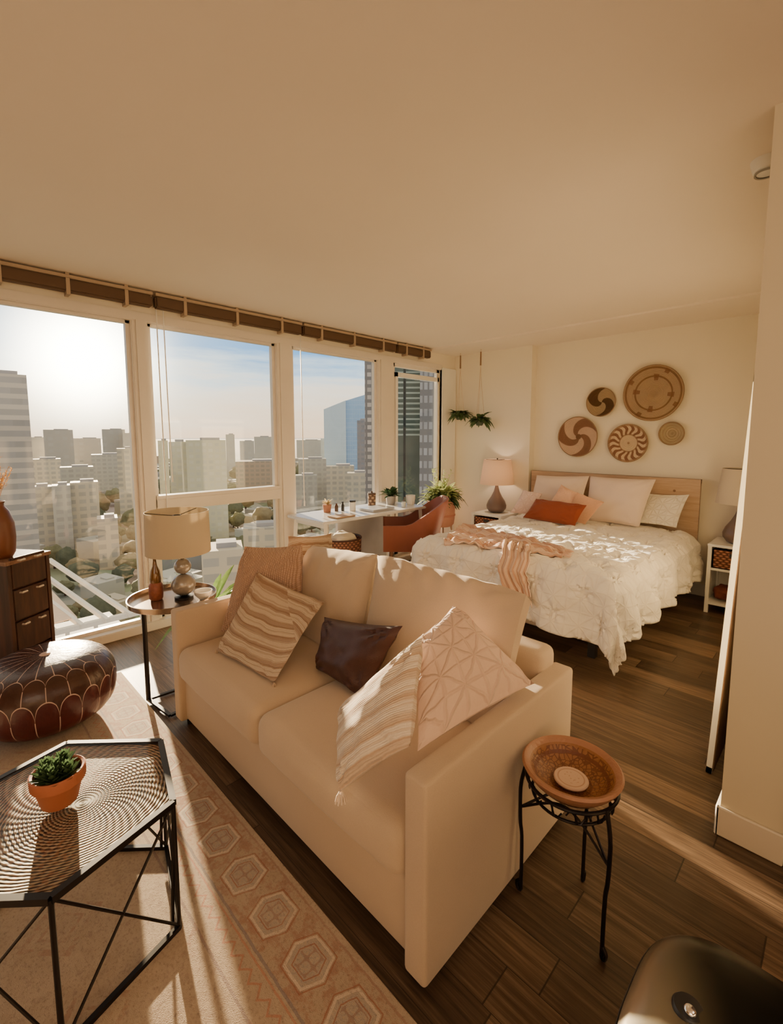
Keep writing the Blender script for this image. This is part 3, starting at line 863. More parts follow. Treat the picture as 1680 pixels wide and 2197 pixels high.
quad_slab(bm, xo, -2.06, -1.605, 0.002, .03, .022); quad_slab(bm, xo, -2.06, -1.605, 1.722, 1.75, .022)
obj('frame', bm, WHITE, mir, False)
bm = B(); quad_slab(bm, xo, -2.036, -1.629, .028, 1.724, .006, -.004); obj('mirror_glass', bm, M('mirror_silver', (.8, .8, .78), .02, 1.).m, mir, False)
bm = B(); quad_slab(bm, xo, -2.05, -1.615, .01, 1.74, .004, .013); obj('backing', bm, wood('mirror_back', (.10, .05, .025), (.16, .09, .05), .6, 2), mir, False)

# ------------------------------------------------------------------ bed
BX0, BX1, BYF, BYH = 1.20, 2.76, -1.42, .56
bed = thing('bed', ((BX0 + BX1) / 2, (BYF + BYH) / 2, 0), 'queen bed with pale wood headboard against the back wall under the baskets', 'bed')
WOODP = wood('pale_ash', (.46, .31, .20), (.58, .41, .28), .55, 0, 1.2)
bm = B(); obox(bm, (1.98, .615, .62), (1.70, .035, .98)); box(bm, (1.13, .60, 1.07), (2.83, .645, 1.11)); obj('headboard', bm, WOODP, bed, False)
obj('side_knot', lathe(B(), [(0, -.002), (.012, -.002), (.012, .003), (0, .003)], (2.62, .5975, .99), 12, Matrix.Rotation(PI / 2, 3, 'X')), plain('knot', (.22, .12, .07)), bed)
bm = B(); soft(bm, ((BX0 + BX1) / 2, (BYF + BYH) / 2, .205), (BX1 - BX0, BYH - BYF, .13), .02); obj('frame', bm, fabric('bed_base_fabric', (.58, .49, .40)), bed)
bm = B(); soft(bm, ((BX0 + BX1) / 2, (BYF + BYH) / 2 + .02, .41), (BX1 - BX0 - .04, BYH - BYF - .05, .29), .06, 3, 4); obj('mattress', bm, plain('mattress_white', (.8, .77, .72), .8), bed)
for x in (BX0 + .12, (BX0 + BX1) / 2, BX1 - .12):
    for y in (BYF + .12, BYH - .12):
        bm = box(B(), (x - .025, y - .025, 0), (x + .025, y + .025, .15)); obj('leg', bm, DARK, bed, False)

# duvet: one draped surface
DT = .605
dcx, dcy = (BX0 + BX1) / 2, 0
def drape(s, t, lift=0.):
    """s = metres from the bed's centre line, t = metres from the foot edge towards the head"""
    hw = (BX1 - BX0) / 2 - .01
    ox = max(0, abs(s) - hw); oy = max(0, -t)
    sg = 1 if s > 0 else -1
    d = math.hypot(ox, oy); r = .105
    top = DT + .025 * math.cos(min(1, abs(s) / hw) * PI / 2) + .012 * mn.noise(Vector((s * 4, t * 4, 0)))
    x = dcx + max(-hw, min(hw, s)); y = BYF + .02 + max(0, t)
    if d > 1e-6:
        ux, uy = ox / d * sg, -oy / d
        k = min(d / r, PI / 2); hor = r * math.sin(k); drop = r * (1 - math.cos(k)) + max(0, d - r * PI / 2)
        along = (y - x * uy if False else (t if ox > oy else s))
        fold = .032 * math.sin(along * 15 + 2.5 * mn.noise(Vector((s, t, 3.)) * 1.7)) * min(1, drop / .25)
        flare = .10 * max(0, d - .16)
        hor += fold + flare
        x += ux * hor; y += uy * hor; z = top - drop
        z = max(z, .02 + .01 * mn.noise(Vector((s * 9, t * 9, 1.))))
    else: z = top
    # gathered tucks
    q = .235; a, b = (s + t) / q * .7071, (s - t) / q * .7071
    fa, fb = a - math.floor(a) - .5, b - math.floor(b) - .5
    rr_ = math.hypot(fa, fb); an = math.atan2(fb, fa)
    puff = .024 * (min(1, rr_ / .35)) + .009 * mn.noise(Vector((s * 11, t * 11, 5.))) + .012 * math.sin(an * 7 + math.floor(a) * 2.1 + math.floor(b)) * min(1, rr_ / .12) * math.exp(-(rr_ / .38) ** 2)
    puff += lift
    if d > 1e-6 and (z < top - .06): x += ux * puff; y += uy * puff
    else: z += puff
    return Vector((x, y, z))
def duvet():
    bm = B(); uvl = bm.loops.layers.uv.verify()
    hw = (BX1 - BX0) / 2; S0, S1 = -(hw + .40), hw + .43; T0, T1 = -.47, 1.86; ns, nt_ = 190, 175
    def P(i, j):
        s = S0 + (S1 - S0) * i / ns; t = T0 + (T1 - T0) * j / nt_
        return drape(s, t)
    g = [[bm.verts.new(P(i, j)) for i in range(ns + 1)] for j in range(nt_ + 1)]
    for j in range(nt_):
        for i in range(ns):
            f = bm.faces.new((g[j][i], g[j][i + 1], g[j + 1][i + 1], g[j + 1][i]))
            for l, (a, b) in zip(f.loops, ((i, j), (i + 1, j), (i + 1, j + 1), (i, j + 1))): l[uvl].uv = (a / ns * (S1 - S0), b / nt_ * (T1 - T0))
    return bm
DUV = pintuck('duvet_cotton', (.86, .81, .73), (.66, .57, .47), 6.0, True, .35, .006)
o = obj('duvet', duvet(), DUV, None); props(o, 'puffy cream pintucked duvet spread over the bed and hanging to the floor', 'duvet')
so = o.modifiers.new('thickness', 'SOLIDIFY'); so.thickness = .012; so.offset = -1
# throw blanket draped over the foot
def throw():
    bm = B(); uvl = bm.loops.layers.uv.verify(); n, m_ = 90, 46
    # param corners on the bed top (s, t)
    A, Bc, Cc, D = (-.83, .62), (.36, .30), (.42, .10), (-.50, -.10)
    E = (.36, -.44)
    def P(u, v):
        # band from left edge to the right tip, with a second tail to the foot
        a = Vector((A[0], A[1])).lerp(Vector(Bc), u); b = Vector(D).lerp(Vector(Cc), u)
        p = a.lerp(b, v)
        w = .025 * math.sin(v * 26 + u * 7)
        return drape(p.x, p.y + w * .4, .024 + .014 * math.sin(v * 42 + 3 * math.sin(u * 6)) + .006 * math.sin(u * 60 + v * 9))
    g = [[bm.verts.new(P(i / n, j / m_)) for i in range(n + 1)] for j in range(m_ + 1)]
    for j in range(m_):
        for i in range(n):
            f = bm.faces.new((g[j][i], g[j][i + 1], g[j + 1][i + 1], g[j + 1][i]))
            for l, (a, b) in zip(f.loops, ((i, j), (i + 1, j), (i + 1, j + 1), (i, j + 1))): l[uvl].uv = (a / n, b / m_)
    # tail towards the foot
    def Q(u, v):
        a = Vector((-.10, .18)).lerp(Vector((.18, .14)), v); b = Vector((.16, -.30)).lerp(Vector((.36, -.34)), v)
        p = a.lerp(b, u)
        return drape(p.x, p.y, .034 + .012 * math.sin(v * 24 + 2 * u))
    g = [[bm.verts.new(Q(i / 40, j / 16)) for i in range(41)] for j in range(17)]
    for j in range(16):
        for i in range(40):
            f = bm.faces.new((g[j][i], g[j][i + 1], g[j + 1][i + 1], g[j + 1][i]))
            for l, (a, b) in zip(f.loops, ((i, j), (i + 1, j), (i + 1, j + 1), (i, j + 1))): l[uvl].uv = (a / 40, b / 16)
    return bm
THROW = stripes('peach_throw', (.86, .63, .49), (.66, .36, .24), 9., 'v', 60)
tr = thing('throw_blanket', (1.9, -1.2, .66), 'crumpled peach and white throw blanket across the foot of the bed', 'blanket')
o = obj('blanket', throw(), THROW, tr); so = o.modifiers.new('thickness', 'SOLIDIFY'); so.thickness = .006
bm = B()
for q in range(30):
    u = q / 29; p = drape(.36 + .10 * u * .6, .30 - .20 * u, .026); pdir = Vector((.05 + R.uniform(-.01, .01), R.uniform(-.015, .015), -.006))
    tube(bm, [p, p + pdir * .5 + Vector((0, 0, .004)), p + pdir], .0022, 4)
obj('fringe', bm, THROW, tr)

PINKS = fabric('blush_linen', (.78, .64, .55), 300., .06)
WHITEP = pintuck('white_pintuck', (.88, .83, .74), (.68, .58, .46), 2.6, True, .5, .012)
PALEPINK = pintuck('pale_pink_pintuck', (.84, .64, .58), (.64, .40, .34), 2.4, True, .5, .012)
PEACH2 = fabric('peach_boucle', (.84, .52, .36), 90., .2, .6)
RUST = fabric('rust_velvet', (.27, .062, .028), 300., .12)
def bp(name, lab, cor, mat, t=.13, dy=0., **k): cushion(name, lab, [(x, y + dy, z + .022) for x, y, z in cor], mat, t, **k)
bp('bed_pillow', 'large blush pillow leaning on the left half of the headboard', [(1.26, .35, .64), (1.84, .35, .64), (1.87, .50, 1.075), (1.28, .50, 1.05)], PINKS, .16, dy=-.06, seed=21, pinch=.04)
bp('bed_pillow', 'large blush pillow leaning on the middle of the headboard', [(1.89, .35, .63), (2.42, .35, .63), (2.50, .50, 1.08), (1.88, .50, 1.075)], PINKS, .16, dy=-.06, seed=22, pinch=.04)
bp('bed_pillow', 'white pintucked pillow at the right side of the bed against the headboard', [(2.33, .40, .645), (2.70, .40, .645), (2.76, .52, .95), (2.40, .52, .93)], WHITEP, .11, dy=.01, seed=23)
bp('bed_pillow', 'pale pink ruffled pillow at the left edge of the bed', [(1.20, .10, .66), (1.46, .18, .65), (1.48, .27, .88), (1.26, .26, .90)], PALEPINK, .11, dy=-.08, seed=24)
bp('bed_pillow', 'peach textured diamond pillow behind the rust lumbar pillow', [(1.56, .16, .72), (1.84, .12, .64), (1.92, .26, .90), (1.66, .30, .985)], PEACH2, .10, dy=-.05, seed=25)
bp('bed_pillow', 'orange peach pillow with pointed corner right of the rust lumbar pillow', [(1.78, .17, .65), (2.02, .13, .64), (2.15, .24, .86), (1.88, .25, .93)], fabric('orange_peach', (.72, .42, .27), 90., .15, .5), .10, dy=-.115, seed=26)
bp('bed_pillow', 'rust orange rectangular lumbar pillow at the front of the bed pillows', [(1.41, .00, .645), (1.97, -.02, .63), (2.035, .08, .83), (1.50, .10, .84)], RUST, .10, dy=-.08, seed=27, pinch=.03)

# ------------------------------------------------------------------ nightstands
BASK = wicker('brown_wicker', (.10, .03, .015), (.46, .20, .11), 46)
def nightstand(x0, x1, y0, y1, lab):
    t = thing('nightstand', ((x0 + x1) / 2, (y0 + y1) / 2, 0), lab, 'nightstand', 'white nightstands')
    zt = .60
    obj('top', member((x0 - .005, y0 - .008, zt - .022), (x1 + .005, y1, zt), .003), WHITE, t)
    for x in (x0 + .013, x1 - .013):
        for y in (y0 + .013, y1 - .013): obj('leg', box(B(), (x - .014, y - .014, 0), (x + .014, y + .014, zt - .02)), WHITE, t, False)
    for z in (.075, .375): obj('shelf', box(B(), (x0 + .006, y0 + .004, z), (x1 - .006, y1 - .004, z + .02)), WHITE, t, False)
    for x in (x0 + .006, x1 - .012): obj('side_panel', box(B(), (x, y0 + .02, .09), (x + .006, y1 - .02, zt - .02)), WHITE, t, False)
    obj('back_panel', box(B(), (x0 + .02, y1 - .012, .09), (x1 - .02, y1 - .006, zt - .02)), WHITE, t, False)
    return t
def drawer_basket(x0, x1, y0, y1, lab):
    t = thing('wicker_basket', ((x0 + x1) / 2, (y0 + y1) / 2, .396), lab, 'basket', 'wicker baskets in the nightstands')
    bm = B(); z0, z1 = .396, .553
    for lo, hi in (((x0, y0, z0), (x1, y0 + .01, z1)), ((x0, y1 - .01, z0), (x1, y1, z1)), ((x0, y0, z0), (x0 + .01, y1, z1)), ((x1 - .01, y0, z0), (x1, y1, z1)), ((x0, y0, z0), (x1, y1, z0 + .008))): box(bm, lo, hi)
    obj('woven_body', bm, BASK, t, False)
    xm = (x0 + x1) / 2
    obj('handle_slot', box(B(), (xm - .035, y0 - .004, z1 - .05), (xm + .035, y0 + .001, z1 - .02)), DARK, t, False)
nightstand(2.99, 3.36, .215, .60, 'white open nightstand right of the bed with folded things on its lower shelf')
drawer_basket(3.022, 3.328, .225, .58, 'brown wicker basket in the nightstand right of the bed')
nightstand(.60, 1.00, .16, .54, 'white open nightstand left of the bed, half hidden by the duvet')
drawer_basket(.632, .968, .17, .52, 'brown wicker basket in the nightstand left of the bed')
# folded blanket + shoes-like bundle on lower shelf
BUN = plain('maroon_cloth', (.18, .045, .03), .8, var=.4, scale=30, bump=.5, bscale=50)
def bundle(c, s, seed):
    bm = B(); soft(bm, c, s, min(s) * .45, 5, 4, fn=lambda o, n: o + Vector((mn.noise(o * 18 + Vector((seed, 0, 0))), mn.noise(o * 18 + Vector((0, seed, 0))), mn.noise(o * 22))) * .018); return bm
single('rolled_cloth', bundle((3.11, .36, .166), (.15, .22, .10), 1), BUN, 'dark maroon rolled cloth on the lower shelf of the right nightstand', 'cloth')
single('folded_cloth', bundle((3.255, .35, .155), (.12, .22, .075), 4), plain('blush_cloth', (.55, .34, .27), .8, bump=.4), 'blush folded cloth beside the maroon roll on the right nightstand shelf', 'cloth')
single('tissue_box', member((3.262, .235, .601), (3.33, .275, .72), .004), plain('white_card', (.85, .82, .78), .5), 'small upright white box on the right nightstand beside the lamp', 'box')

def nlamp(c, r, lab):
    c = Vector(c)
    t = thing('bedside_lamp', c, lab, 'lamp', 'bedside lamps')
    obj('base', lathe(B(), [(0, 0), (.06, 0), (.088, .012), (.115, .05), (.118, .085), (.10, .135), (.065, .19), (.036, .25), (.022, .30), (.018, .325), (0, .325)], c, 40), BASEM, t)
    obj('stem', cyl(B(), c + Vector((0, 0, .32)), c + Vector((0, 0, .60)), .006), BLACK, t)
    obj('lamp_shade', lathe(B(), [(r, .34), (r * .80, .635), (r * .785, .635), (r * .985, .34), (r, .34)], c, 48), shade_mat('pink_cream_shade' if c.x < 2 else 'cream_shade', (.84, .68, .54) if c.x < 2 else (.82, .74, .62), .4), t)
    obj('shade_spider', box(box(B(), c + Vector((-r * .79, -.003, .628)), c + Vector((r * .79, .003, .633))), c + Vector((-.003, -r * .79, .628)), c + Vector((.003, r * .79, .633))), BLACK, t, False)
    obj('finial', sphere(B(), c + Vector((0, 0, .642)), .009), BLACK, t)
    return t
BASEM = plain('grey_brown_glaze', (.17, .115, .095), .35, var=.3, scale=6)
nlamp((.80, .38, .6015), .20, 'grey teardrop lamp with lit peach shade on the nightstand left of the bed')
pl_ = bpy.data.lights.new('bedside_bulb', 'POINT'); pl_.energy = 1.8; pl_.color = (1., .74, .50); pl_.shadow_soft_size = .03
plo = bpy.data.objects.new('bedside_bulb', pl_); COL.objects.link(plo); plo.location = (.80, .38, 1.08)
nlamp((3.17, .40, .6015), .185, 'grey teardrop lamp with cream shade on the nightstand right of the bed')

# ------------------------------------------------------------------ wall baskets
def dish(c, r, mat, lab, depth=.035):
    bm = lathe(B(), [(0, 0), (r * .5, .003), (r * .85, depth * .6), (r * .97, depth), (r, depth - .004), (r * .97, depth - .014), (r * .5, -.008), (0, -.010)], (0, 0, 0), 64, Matrix.Rotation(PI / 2, 3, 'X'))
    me_c = Vector(c)
    for v in bm.verts: v.co += me_c
    t = thing('wall_basket', me_c, lab, 'wall basket', 'woven baskets above the bed')
    obj('woven_disc', bm, mat, t)
    obj('rim', tube(B(), [me_c + Vector((r * math.cos(a), -depth + .004, r * math.sin(a))) for a in [i * 2 * PI / 64 for i in range(64)]], .0055, 6, True), plain('rim_straw', (.30, .19, .10), .8, var=.2, scale=40), t)
def bmat(name, f):
    m = M(name, (.5, .35, .2), .85, spec=.15); x, y, z = m.xyz(m.tc('Object'))
    r = (x * x + z * z).sqrt(); a = z.atan2(x)
    c = f(m, r, a); m.color(c)
    coil = (r * 2 * PI / .011).sin(); m.bump(coil + (a * 60).sin() * .3, .6, .004); return m.m
def m_big(m, r, a):
    c = m.mix((.48, .34, .22), (.38, .26, .165), m.noise(m.comb(r * 90, a * 2.), 3., 2.))
    c = m.mix(c, (.22, .12, .06), ((r - .165).abs().lt(.008) + (r - .247).abs().lt(.009)).clamp() * .9)
    mot = ((a * 4 + .5).cos().gt(.86)) * (r - .155).abs().lt(.03) + ((a * 4 + 2.1).cos().gt(.93)) * (r - .235).abs().lt(.022)
    return m.mix(c, (.22, .11, .06), mot.clamp() * .85)
def m_swirl2(m, r, a):
    s = (a * 2 + r * 26.).sin().ss(-.1, .1)
    return m.mix((.42, .30, .18), (.11, .06, .03), s)
def m_swirl(m, r, a):
    s = (a * 3 + r * 27.).sin().ss(-.1, .25)
    c = m.mix((.60, .42, .31), (.25, .13, .08), s)
    return m.mix(c, (.22, .12, .07), r.lt(.03))
def m_zig(m, r, a):
    z = ((a * 15.).sin() * .5 + .5); row = (r * 55).sin()
    c = m.mix((.66, .50, .34), (.26, .13, .08), (((a * 15 + row * 1.4).sin()).gt(.0)) * r.gt(.085))
    c = m.mix(c, (.30, .17, .10), ((r - .088).abs().lt(.007) + r.gt(.172) + r.lt(.012)).clamp() * .7)
    return c
def m_plain(m, r, a):
    c = m.mix((.46, .36, .23), (.38, .28, .17), (r * 260).sin())
    return m.mix(c, (.58, .44, .30), ((r - .045).abs().lt(.004)) * .7)
YW = .662
dish((2.372, YW, 1.93), .268, bmat('basket_rings', m_big), 'largest round woven basket with dark rings, top right on the wall')
dish((1.880, YW, 1.868), .148, bmat('basket_dark_swirl', m_swirl2), 'small dark two-tone swirl basket left of the largest one')
dish((1.645, YW, 1.505), .215, bmat('basket_swirl', m_swirl), 'brown and blush spiral basket, lowest left above the headboard')
dish((2.165, YW, 1.44), .190, bmat('basket_zigzag', m_zig), 'round basket with radiating zigzags and pale centre above the headboard')
dish((2.556, YW, 1.535), .108, bmat('basket_plain', m_plain), 'smallest plain olive straw basket at the right end of the group')

# ------------------------------------------------------------------ hanging planters
ROPE = plain('cotton_rope', (.66, .52, .38), .9)
for (x, y, zc, L, lab, seed) in ((.22, .40, 1.77, .0, 'left hanging planter with trailing leaves near the window corner', 4), (.55, .36, 1.69, .0, 'right hanging planter hung lower with spreading leaves near the window corner', 9)):
    c = Vector((x, y, zc)); rr = random.Random(seed)
    t = thing('hanging_planter', c + Vector((0, 0, -.05)), lab, 'hanging planter', 'hanging planters')
    obj('pot', lathe(B(), [(0, -.05), (.035, -.05), (.055, -.01), (.06, .03), (.054, .03), (.05, 0), (0, 0)], c, 24), plain('dark_green_pot', (.05, .07, .04), .5), t)
    bm = B()
    for q in range(3):
        a = q * 2.09 + .4
        tube(bm, [c + Vector((.058 * math.cos(a), .058 * math.sin(a), .028)), c.lerp(Vector((x, y, 2.35)), .6) + Vector((.02 * math.cos(a), .02 * math.sin(a), 0)), (x, y, 2.36)], .0028, 5)
    tube(bm, [(x, y, 2.35), (x, y, H - .02)], .004, 6)
    obj('rope', bm, ROPE, t)
    obj('bead', cyl(B(), (x, y, 2.36), (x, y, 2.52), .010, .008), plain('wood_bead', (.25, .14, .07)), t)
    obj('foliage', foliage(c + Vector((0, 0, .0)), 60, .155 if seed == 4 else .175, .035, .028, rr, .6, .7), LEAFP, t)

# ------------------------------------------------------------------ planter on stand
pc = Vector((.275, -.02, 0)); rr = random.Random(14)
pl = thing('potted_plant', pc, 'variegated bushy plant in a terracotta pot on wooden legs beside the desk', 'plant')
obj('pot', lathe(B(), [(0, .42), (.13, .42), (.155, .45), (.165, .52), (.172, .72), (.176, .735), (.165, .735), (.158, .70), (0, .70)], pc, 44), TERRA, pl)
obj('pot_band', lathe(B(), [(.1665, .545), (.1725, .55), (.1725, .565), (.1675, .57)], pc, 44), plain('terracotta_dark', (.36, .13, .08)), pl)
obj('soil', lathe(B(), [(0, .712), (.16, .712), (.16, .698), (0, .698)], pc, 30), SOIL, pl)
for q in range(4):
    a = q * PI / 2 + .5; u = Vector((math.cos(a), math.sin(a), 0))
    obj('leg', cyl(B(), pc + u * .15, pc + u * .12 + Vector((0, 0, .47)), .011, .013), plain('stand_wood', (.33, .20, .12)), pl)
bm = foliage(pc + Vector((0, 0, .73)), 230, .20, .12, .026, rr, .9, .5)
obj('foliage', bm, LEAFY, pl)
bm = foliage(pc + Vector((.03, 0, .72)), 90, .17, .12, .024, rr, .35, .7); obj('lower_leaves', bm, LEAFD, pl)
bm = B()
for q in range(12):
    a = rr.uniform(0, 6.3); p = pc + Vector((.03 * math.cos(a), .03 * math.sin(a), .72)); e = p + Vector((.09 * math.cos(a), .09 * math.sin(a), rr.uniform(.25, .42)))
    tube(bm, [p, p.lerp(e, .5) + Vector((0, 0, .04)), e], .002, 4)
    for g in range(6): leaf(bm, p.lerp(e, .5 + g * .09), (rr.uniform(-1, 1), rr.uniform(-1, 1), .8), .06, .013, .4)
obj('tall_stems', bm, LEAFY, pl)
single('storage_box', bundle((.33, -.38, .11), (.26, .34, .22), 3), DARK, 'low black fabric bag on the floor beside the plant stand', 'bag')

# ------------------------------------------------------------------ desk, chair and what stands there
dk = thing('desk', (.335, -1.37, 0), 'white desk with slim legs along the window behind the sofa', 'desk')
DZ = .77
obj('desk_top', member((.05, -2.06, DZ - .028), (.62, -.68, DZ), .006), plain('desk_white', (.78, .78, .80), .25, var=.03), dk)
for ya in (-2.0, -.76): obj('apron', box(B(), (.09, ya, DZ - .075), (.58, ya + .015, DZ - .028)), WHITE, dk, False)
for x0, y0, x1, y1 in ((.10, -1.99, .07, -2.03), (.57, -1.99, .60, -2.03), (.10, -.75, .07, -.71), (.57, -.75, .60, -.71)):
    obj('leg', beam(B(), (x0, y0, DZ - .03), (x1, y1, .001), .034), WHITE, dk, False)
obj('shelf_panel', box(B(), (.075, -1.50, .12), (.11, -.80, DZ - .03)), plain('grey_panel', (.55, .55, .58), .5), dk, False)
zt = DZ + .0015
def item(name, lab, cat, c, prof, mat, n=20, group=None):
    return single(name, lathe(B(), prof, c, n), mat, lab, cat, group)
c = Vector((.20, -1.70, zt)); t = thing('small_cactus', c, 'tiny flowering cactus in a brown pot at the left end of the desk', 'plant')
obj('pot', lathe(B(), [(0, 0), (.035, 0), (.045, .075), (.04, .075), (0, .065)], c, 20), TERRA, t)
obj('foliage', foliage(c + Vector((0, 0, .07)), 40, .055, .02, .009, random.Random(2), 1., .2), leafmat('straw_leaf', (.45, .30, .12), (.70, .62, .40)), t)
item('glass_bottle', 'short brown bottle beside the small cactus on the desk', 'bottle', (.22, -1.60, zt), [(0, 0), (.018, 0), (.018, .05), (.009, .065), (.009, .08), (0, .08)], M('brown_glass', (.10, .05, .03), .2).m, group='desk bottles')
item('glass_bottle', 'black capped bottle second from the cactus on the desk', 'bottle', (.25, -1.545, zt), [(0, 0), (.016, 0), (.016, .06), (.010, .07), (.011, .092), (0, .092)], DARK, group='desk bottles')
c = Vector((.30, -1.46, zt)); t = thing('candle_jar', c, 'white candle jar with dark lid on the desk', 'candle')
obj('jar', lathe(B(), [(0, 0), (.032, 0), (.032, .085), (0, .085)], c, 24), WHITE, t); obj('lid', lathe(B(), [(0, .086), (.033, .086), (.033, .104), (0, .104)], c, 24), DARK, t)
lp = Vector((.42, -1.25, zt)); t = thing('laptop', lp, 'closed silver laptop lying near the middle of the desk', 'laptop')
obj('body', member((.30, -1.40, zt), (.54, -1.10, zt + .014), .004), M('silver', (.62, .65, .72), .3, .6).m, t); obj('lid', member((.30, -1.40, zt + .0145), (.54, -1.10, zt + .021), .003), M('silver_lid', (.7, .73, .80), .3, .5).m, t)
c = Vector((.16, -1.07, zt)); t = thing('striped_canister', c, 'brown striped wooden canister on the desk by the window post', 'canister')
obj('body', lathe(B(), [(0, 0), (.042, 0), (.042, .11), (0, .11)], c, 24), stripes('canister_band', (.55, .38, .26), (.10, .05, .03), 3., 'v') if False else wicker('canister_weave', (.10, .05, .03), (.5, .34, .22), 28), t)
obj('lid', lathe(B(), [(0, .111), (.044, .111), (.044, .13), (.010, .135), (.010, .15), (0, .15)], c, 24), plain('dark_wood', (.09, .045, .025)), t)
c = Vector((.26, -.88, zt)); t = thing('desk_plant', c, 'dark leafy plant in a grey pot at the far end of the desk', 'plant')
obj('pot', lathe(B(), [(0, 0), (.045, 0), (.055, .09), (.05, .09), (0, .08)], c, 24), plain('grey_pot', (.35, .33, .32)), t)
obj('foliage', foliage(c + Vector((0, 0, .085)), 70, .12, .03, .02, random.Random(6), 1.2, .3), LEAFD, t)
item('ceramic_pot', 'plain white ceramic pot at the right end of the desk', 'pot', (.42, -.735, zt), [(0, 0), (.04, 0), (.052, .10), (.046, .10), (.038, .02), (0, .02)], WHITE, 24)
item('glass_jar', 'small clear jar in front of the canister on the desk', 'jar', (.50, -.93, zt), [(0, 0), (.024, 0), (.026, .05), (.022, .055), (0, .055)], M('pale_glass', (.7, .75, .74), .1).m)
single('notebook', member((.44, -1.88, zt), (.58, -1.66, zt + .012), .002), plain('kraft', (.42, .28, .18)), 'thin brown notebook near the front edge of the desk', 'notebook')
hb = thing('storage_hamper', (.32, -1.62, 0), 'tall brown woven hamper with a leather rim standing under the desk', 'hamper')
hp = Vector((.32, -1.62, 0))
obj('body', lathe(B(), [(0, .001), (.17, .001), (.185, .25), (.195, .52), (.185, .52), (.175, .03), (0, .03)], hp, 36), wicker('hamper_wicker', (.09, .03, .018), (.36, .16, .09), 40), hb)
obj('rim', tube(B(), [hp + Vector((.19 * math.cos(a), .19 * math.sin(a), .525)) for a in [i * PI / 16 for i in range(32)]], .010, 6, True), BROWNL, hb)
single('folded_blanket', bundle((.32, -1.62, .50), (.24, .24, .14), 7), plain('cream_wool', (.78, .70, .58), .9, bump=.5), 'cream blanket folded into the brown hamper under the desk', 'blanket')

def rotz(bm, cx, cy, a):
    bmesh.ops.rotate(bm, verts=bm.verts, cent=(cx, cy, 0), matrix=Matrix.Rotation(a, 3, 'Z')); return bm
CA = math.radians(46)
# armchair in rust leather, facing the desk
CH = plain('rust_faux_leather', (.25, .068, .042), .5, var=.12, bump=.15)
ch = thing('desk_chair', (.66, -1.02, 0), 'rust coloured bucket armchair with wooden legs pulled up to the desk', 'chair')
cx, cy = .66, -1.02
bm = B(); soft(bm, (cx - .01, cy, .455), (.44, .42, .07), .03, 5, 3, crown=(0, 0, .012)); obj('seat', rotz(bm, cx, cy, CA), plain('dark_seat', (.12, .022, .014), .55), ch)
def shell():
    bm = B(); n = 28; rows = 7; inn, out = [], []
    for i in range(n + 1):
        a = -PI * .5 + PI * i / n - 0; # from near arm round the back to far arm
        # U-shape in plan: arms run along x, back at +x
        if i < 7: x = cx - .25 + (i / 7) * .36; y = cy - .255
        elif i > n - 7: x = cx - .25 + ((n - i) / 7) * .36; y = cy + .255
        else:
            t = (i - 7) / (n - 14); aa = -PI / 2 + PI * t; x = cx + .11 + .15 * math.cos(aa); y = cy + .255 * math.sin(aa)
        frac = max(0, min(1, (x - (cx - .02)) / .24)); hgt = .655 + .24 * frac ** 1.2; lean = .13 * frac
        ci, co = [], []
        for k3 in range(rows + 1):
            z = .40 + (hgt - .40) * k3 / rows; q = (z - .40) / .5
            cxv = Vector((x + lean * q, y * 1.0 + (y - cy) * .06 * q, z)); nrm = Vector((x - cx - .05, (y - cy) * 1.1, 0)).normalized()
            ci.append(bm.verts.new(cxv - nrm * .014)); co.append(bm.verts.new(cxv + nrm * .014))
        inn.append(ci); out.append(co)
    for i in range(n):
        for k3 in range(rows):
            bm.faces.new((inn[i][k3], inn[i + 1][k3], inn[i + 1][k3 + 1], inn[i][k3 + 1]))
            bm.faces.new((out[i][k3], out[i][k3 + 1], out[i + 1][k3 + 1], out[i + 1][k3]))
        bm.faces.new((inn[i][rows], inn[i + 1][rows], out[i + 1][rows], out[i][rows])); bm.faces.new((inn[i][0], out[i][0], out[i + 1][0], inn[i + 1][0]))
    for i in (0, n):
        for k3 in range(rows): bm.faces.new((inn[i][k3], inn[i][k3 + 1], out[i][k3 + 1], out[i][k3]))
    return bm
obj('backrest', rotz(shell(), cx, cy, CA), CH, ch)
WL = wood('chair_wood', (.22, .10, .05), (.38, .20, .11), .5, 2)
for s1 in (-1, 1):
    for s2 in (-1, 1):
        obj('leg', rotz(cyl(B(), (cx + s1 * .17, cy + s2 * .17, .43), (cx + s1 * .20, cy + s2 * .20, 0), .017, .011), cx, cy, CA), WL, ch)
obj('stretcher', rotz(box(B(), (cx - .19, cy - .19, .395), (cx + .19, cy + .19, .42)), cx, cy, CA), WL, ch, False)

# ------------------------------------------------------------------ city outside
GZ = -50.
def ground_mat():
    m = M('city_ground', (.3, .3, .25), .95, spec=.1); p = m.pos(); x, y, z = m.xyz(p)
    d = (x * x + y * y).sqrt()
    n = m.noise(m.comb(x, y), .012, 4., .6); cells = m.vor(m.comb(x * .02, y * .02), 1.2, 'F1', 'Color')
    c = m.mix((.10, .13, .08), (.32, .30, .22), n.ss(.4, .6)); c = m.mix(c, cells, .10)
    gx = ((x * .96 - y * .28) / 85.).fr(); gy = ((x * .28 + y * .96) / 70.).fr()
    c = m.mix(c, (.42, .38, .33), (gx.lt(.10) + gy.lt(.12)).clamp() * .6)
    c = m.mix(c, (.60, .54, .50), d.ss(150., 2200.) * .9)  # distance haze painted into the ground colour
    m.color(c); return m.m
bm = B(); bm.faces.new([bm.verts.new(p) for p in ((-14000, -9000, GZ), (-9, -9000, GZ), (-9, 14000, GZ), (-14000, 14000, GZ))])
o = single('ground', bm, ground_mat(), 'distant city ground far below the window', 'ground', smooth=False); o['kind'] = 'structure'
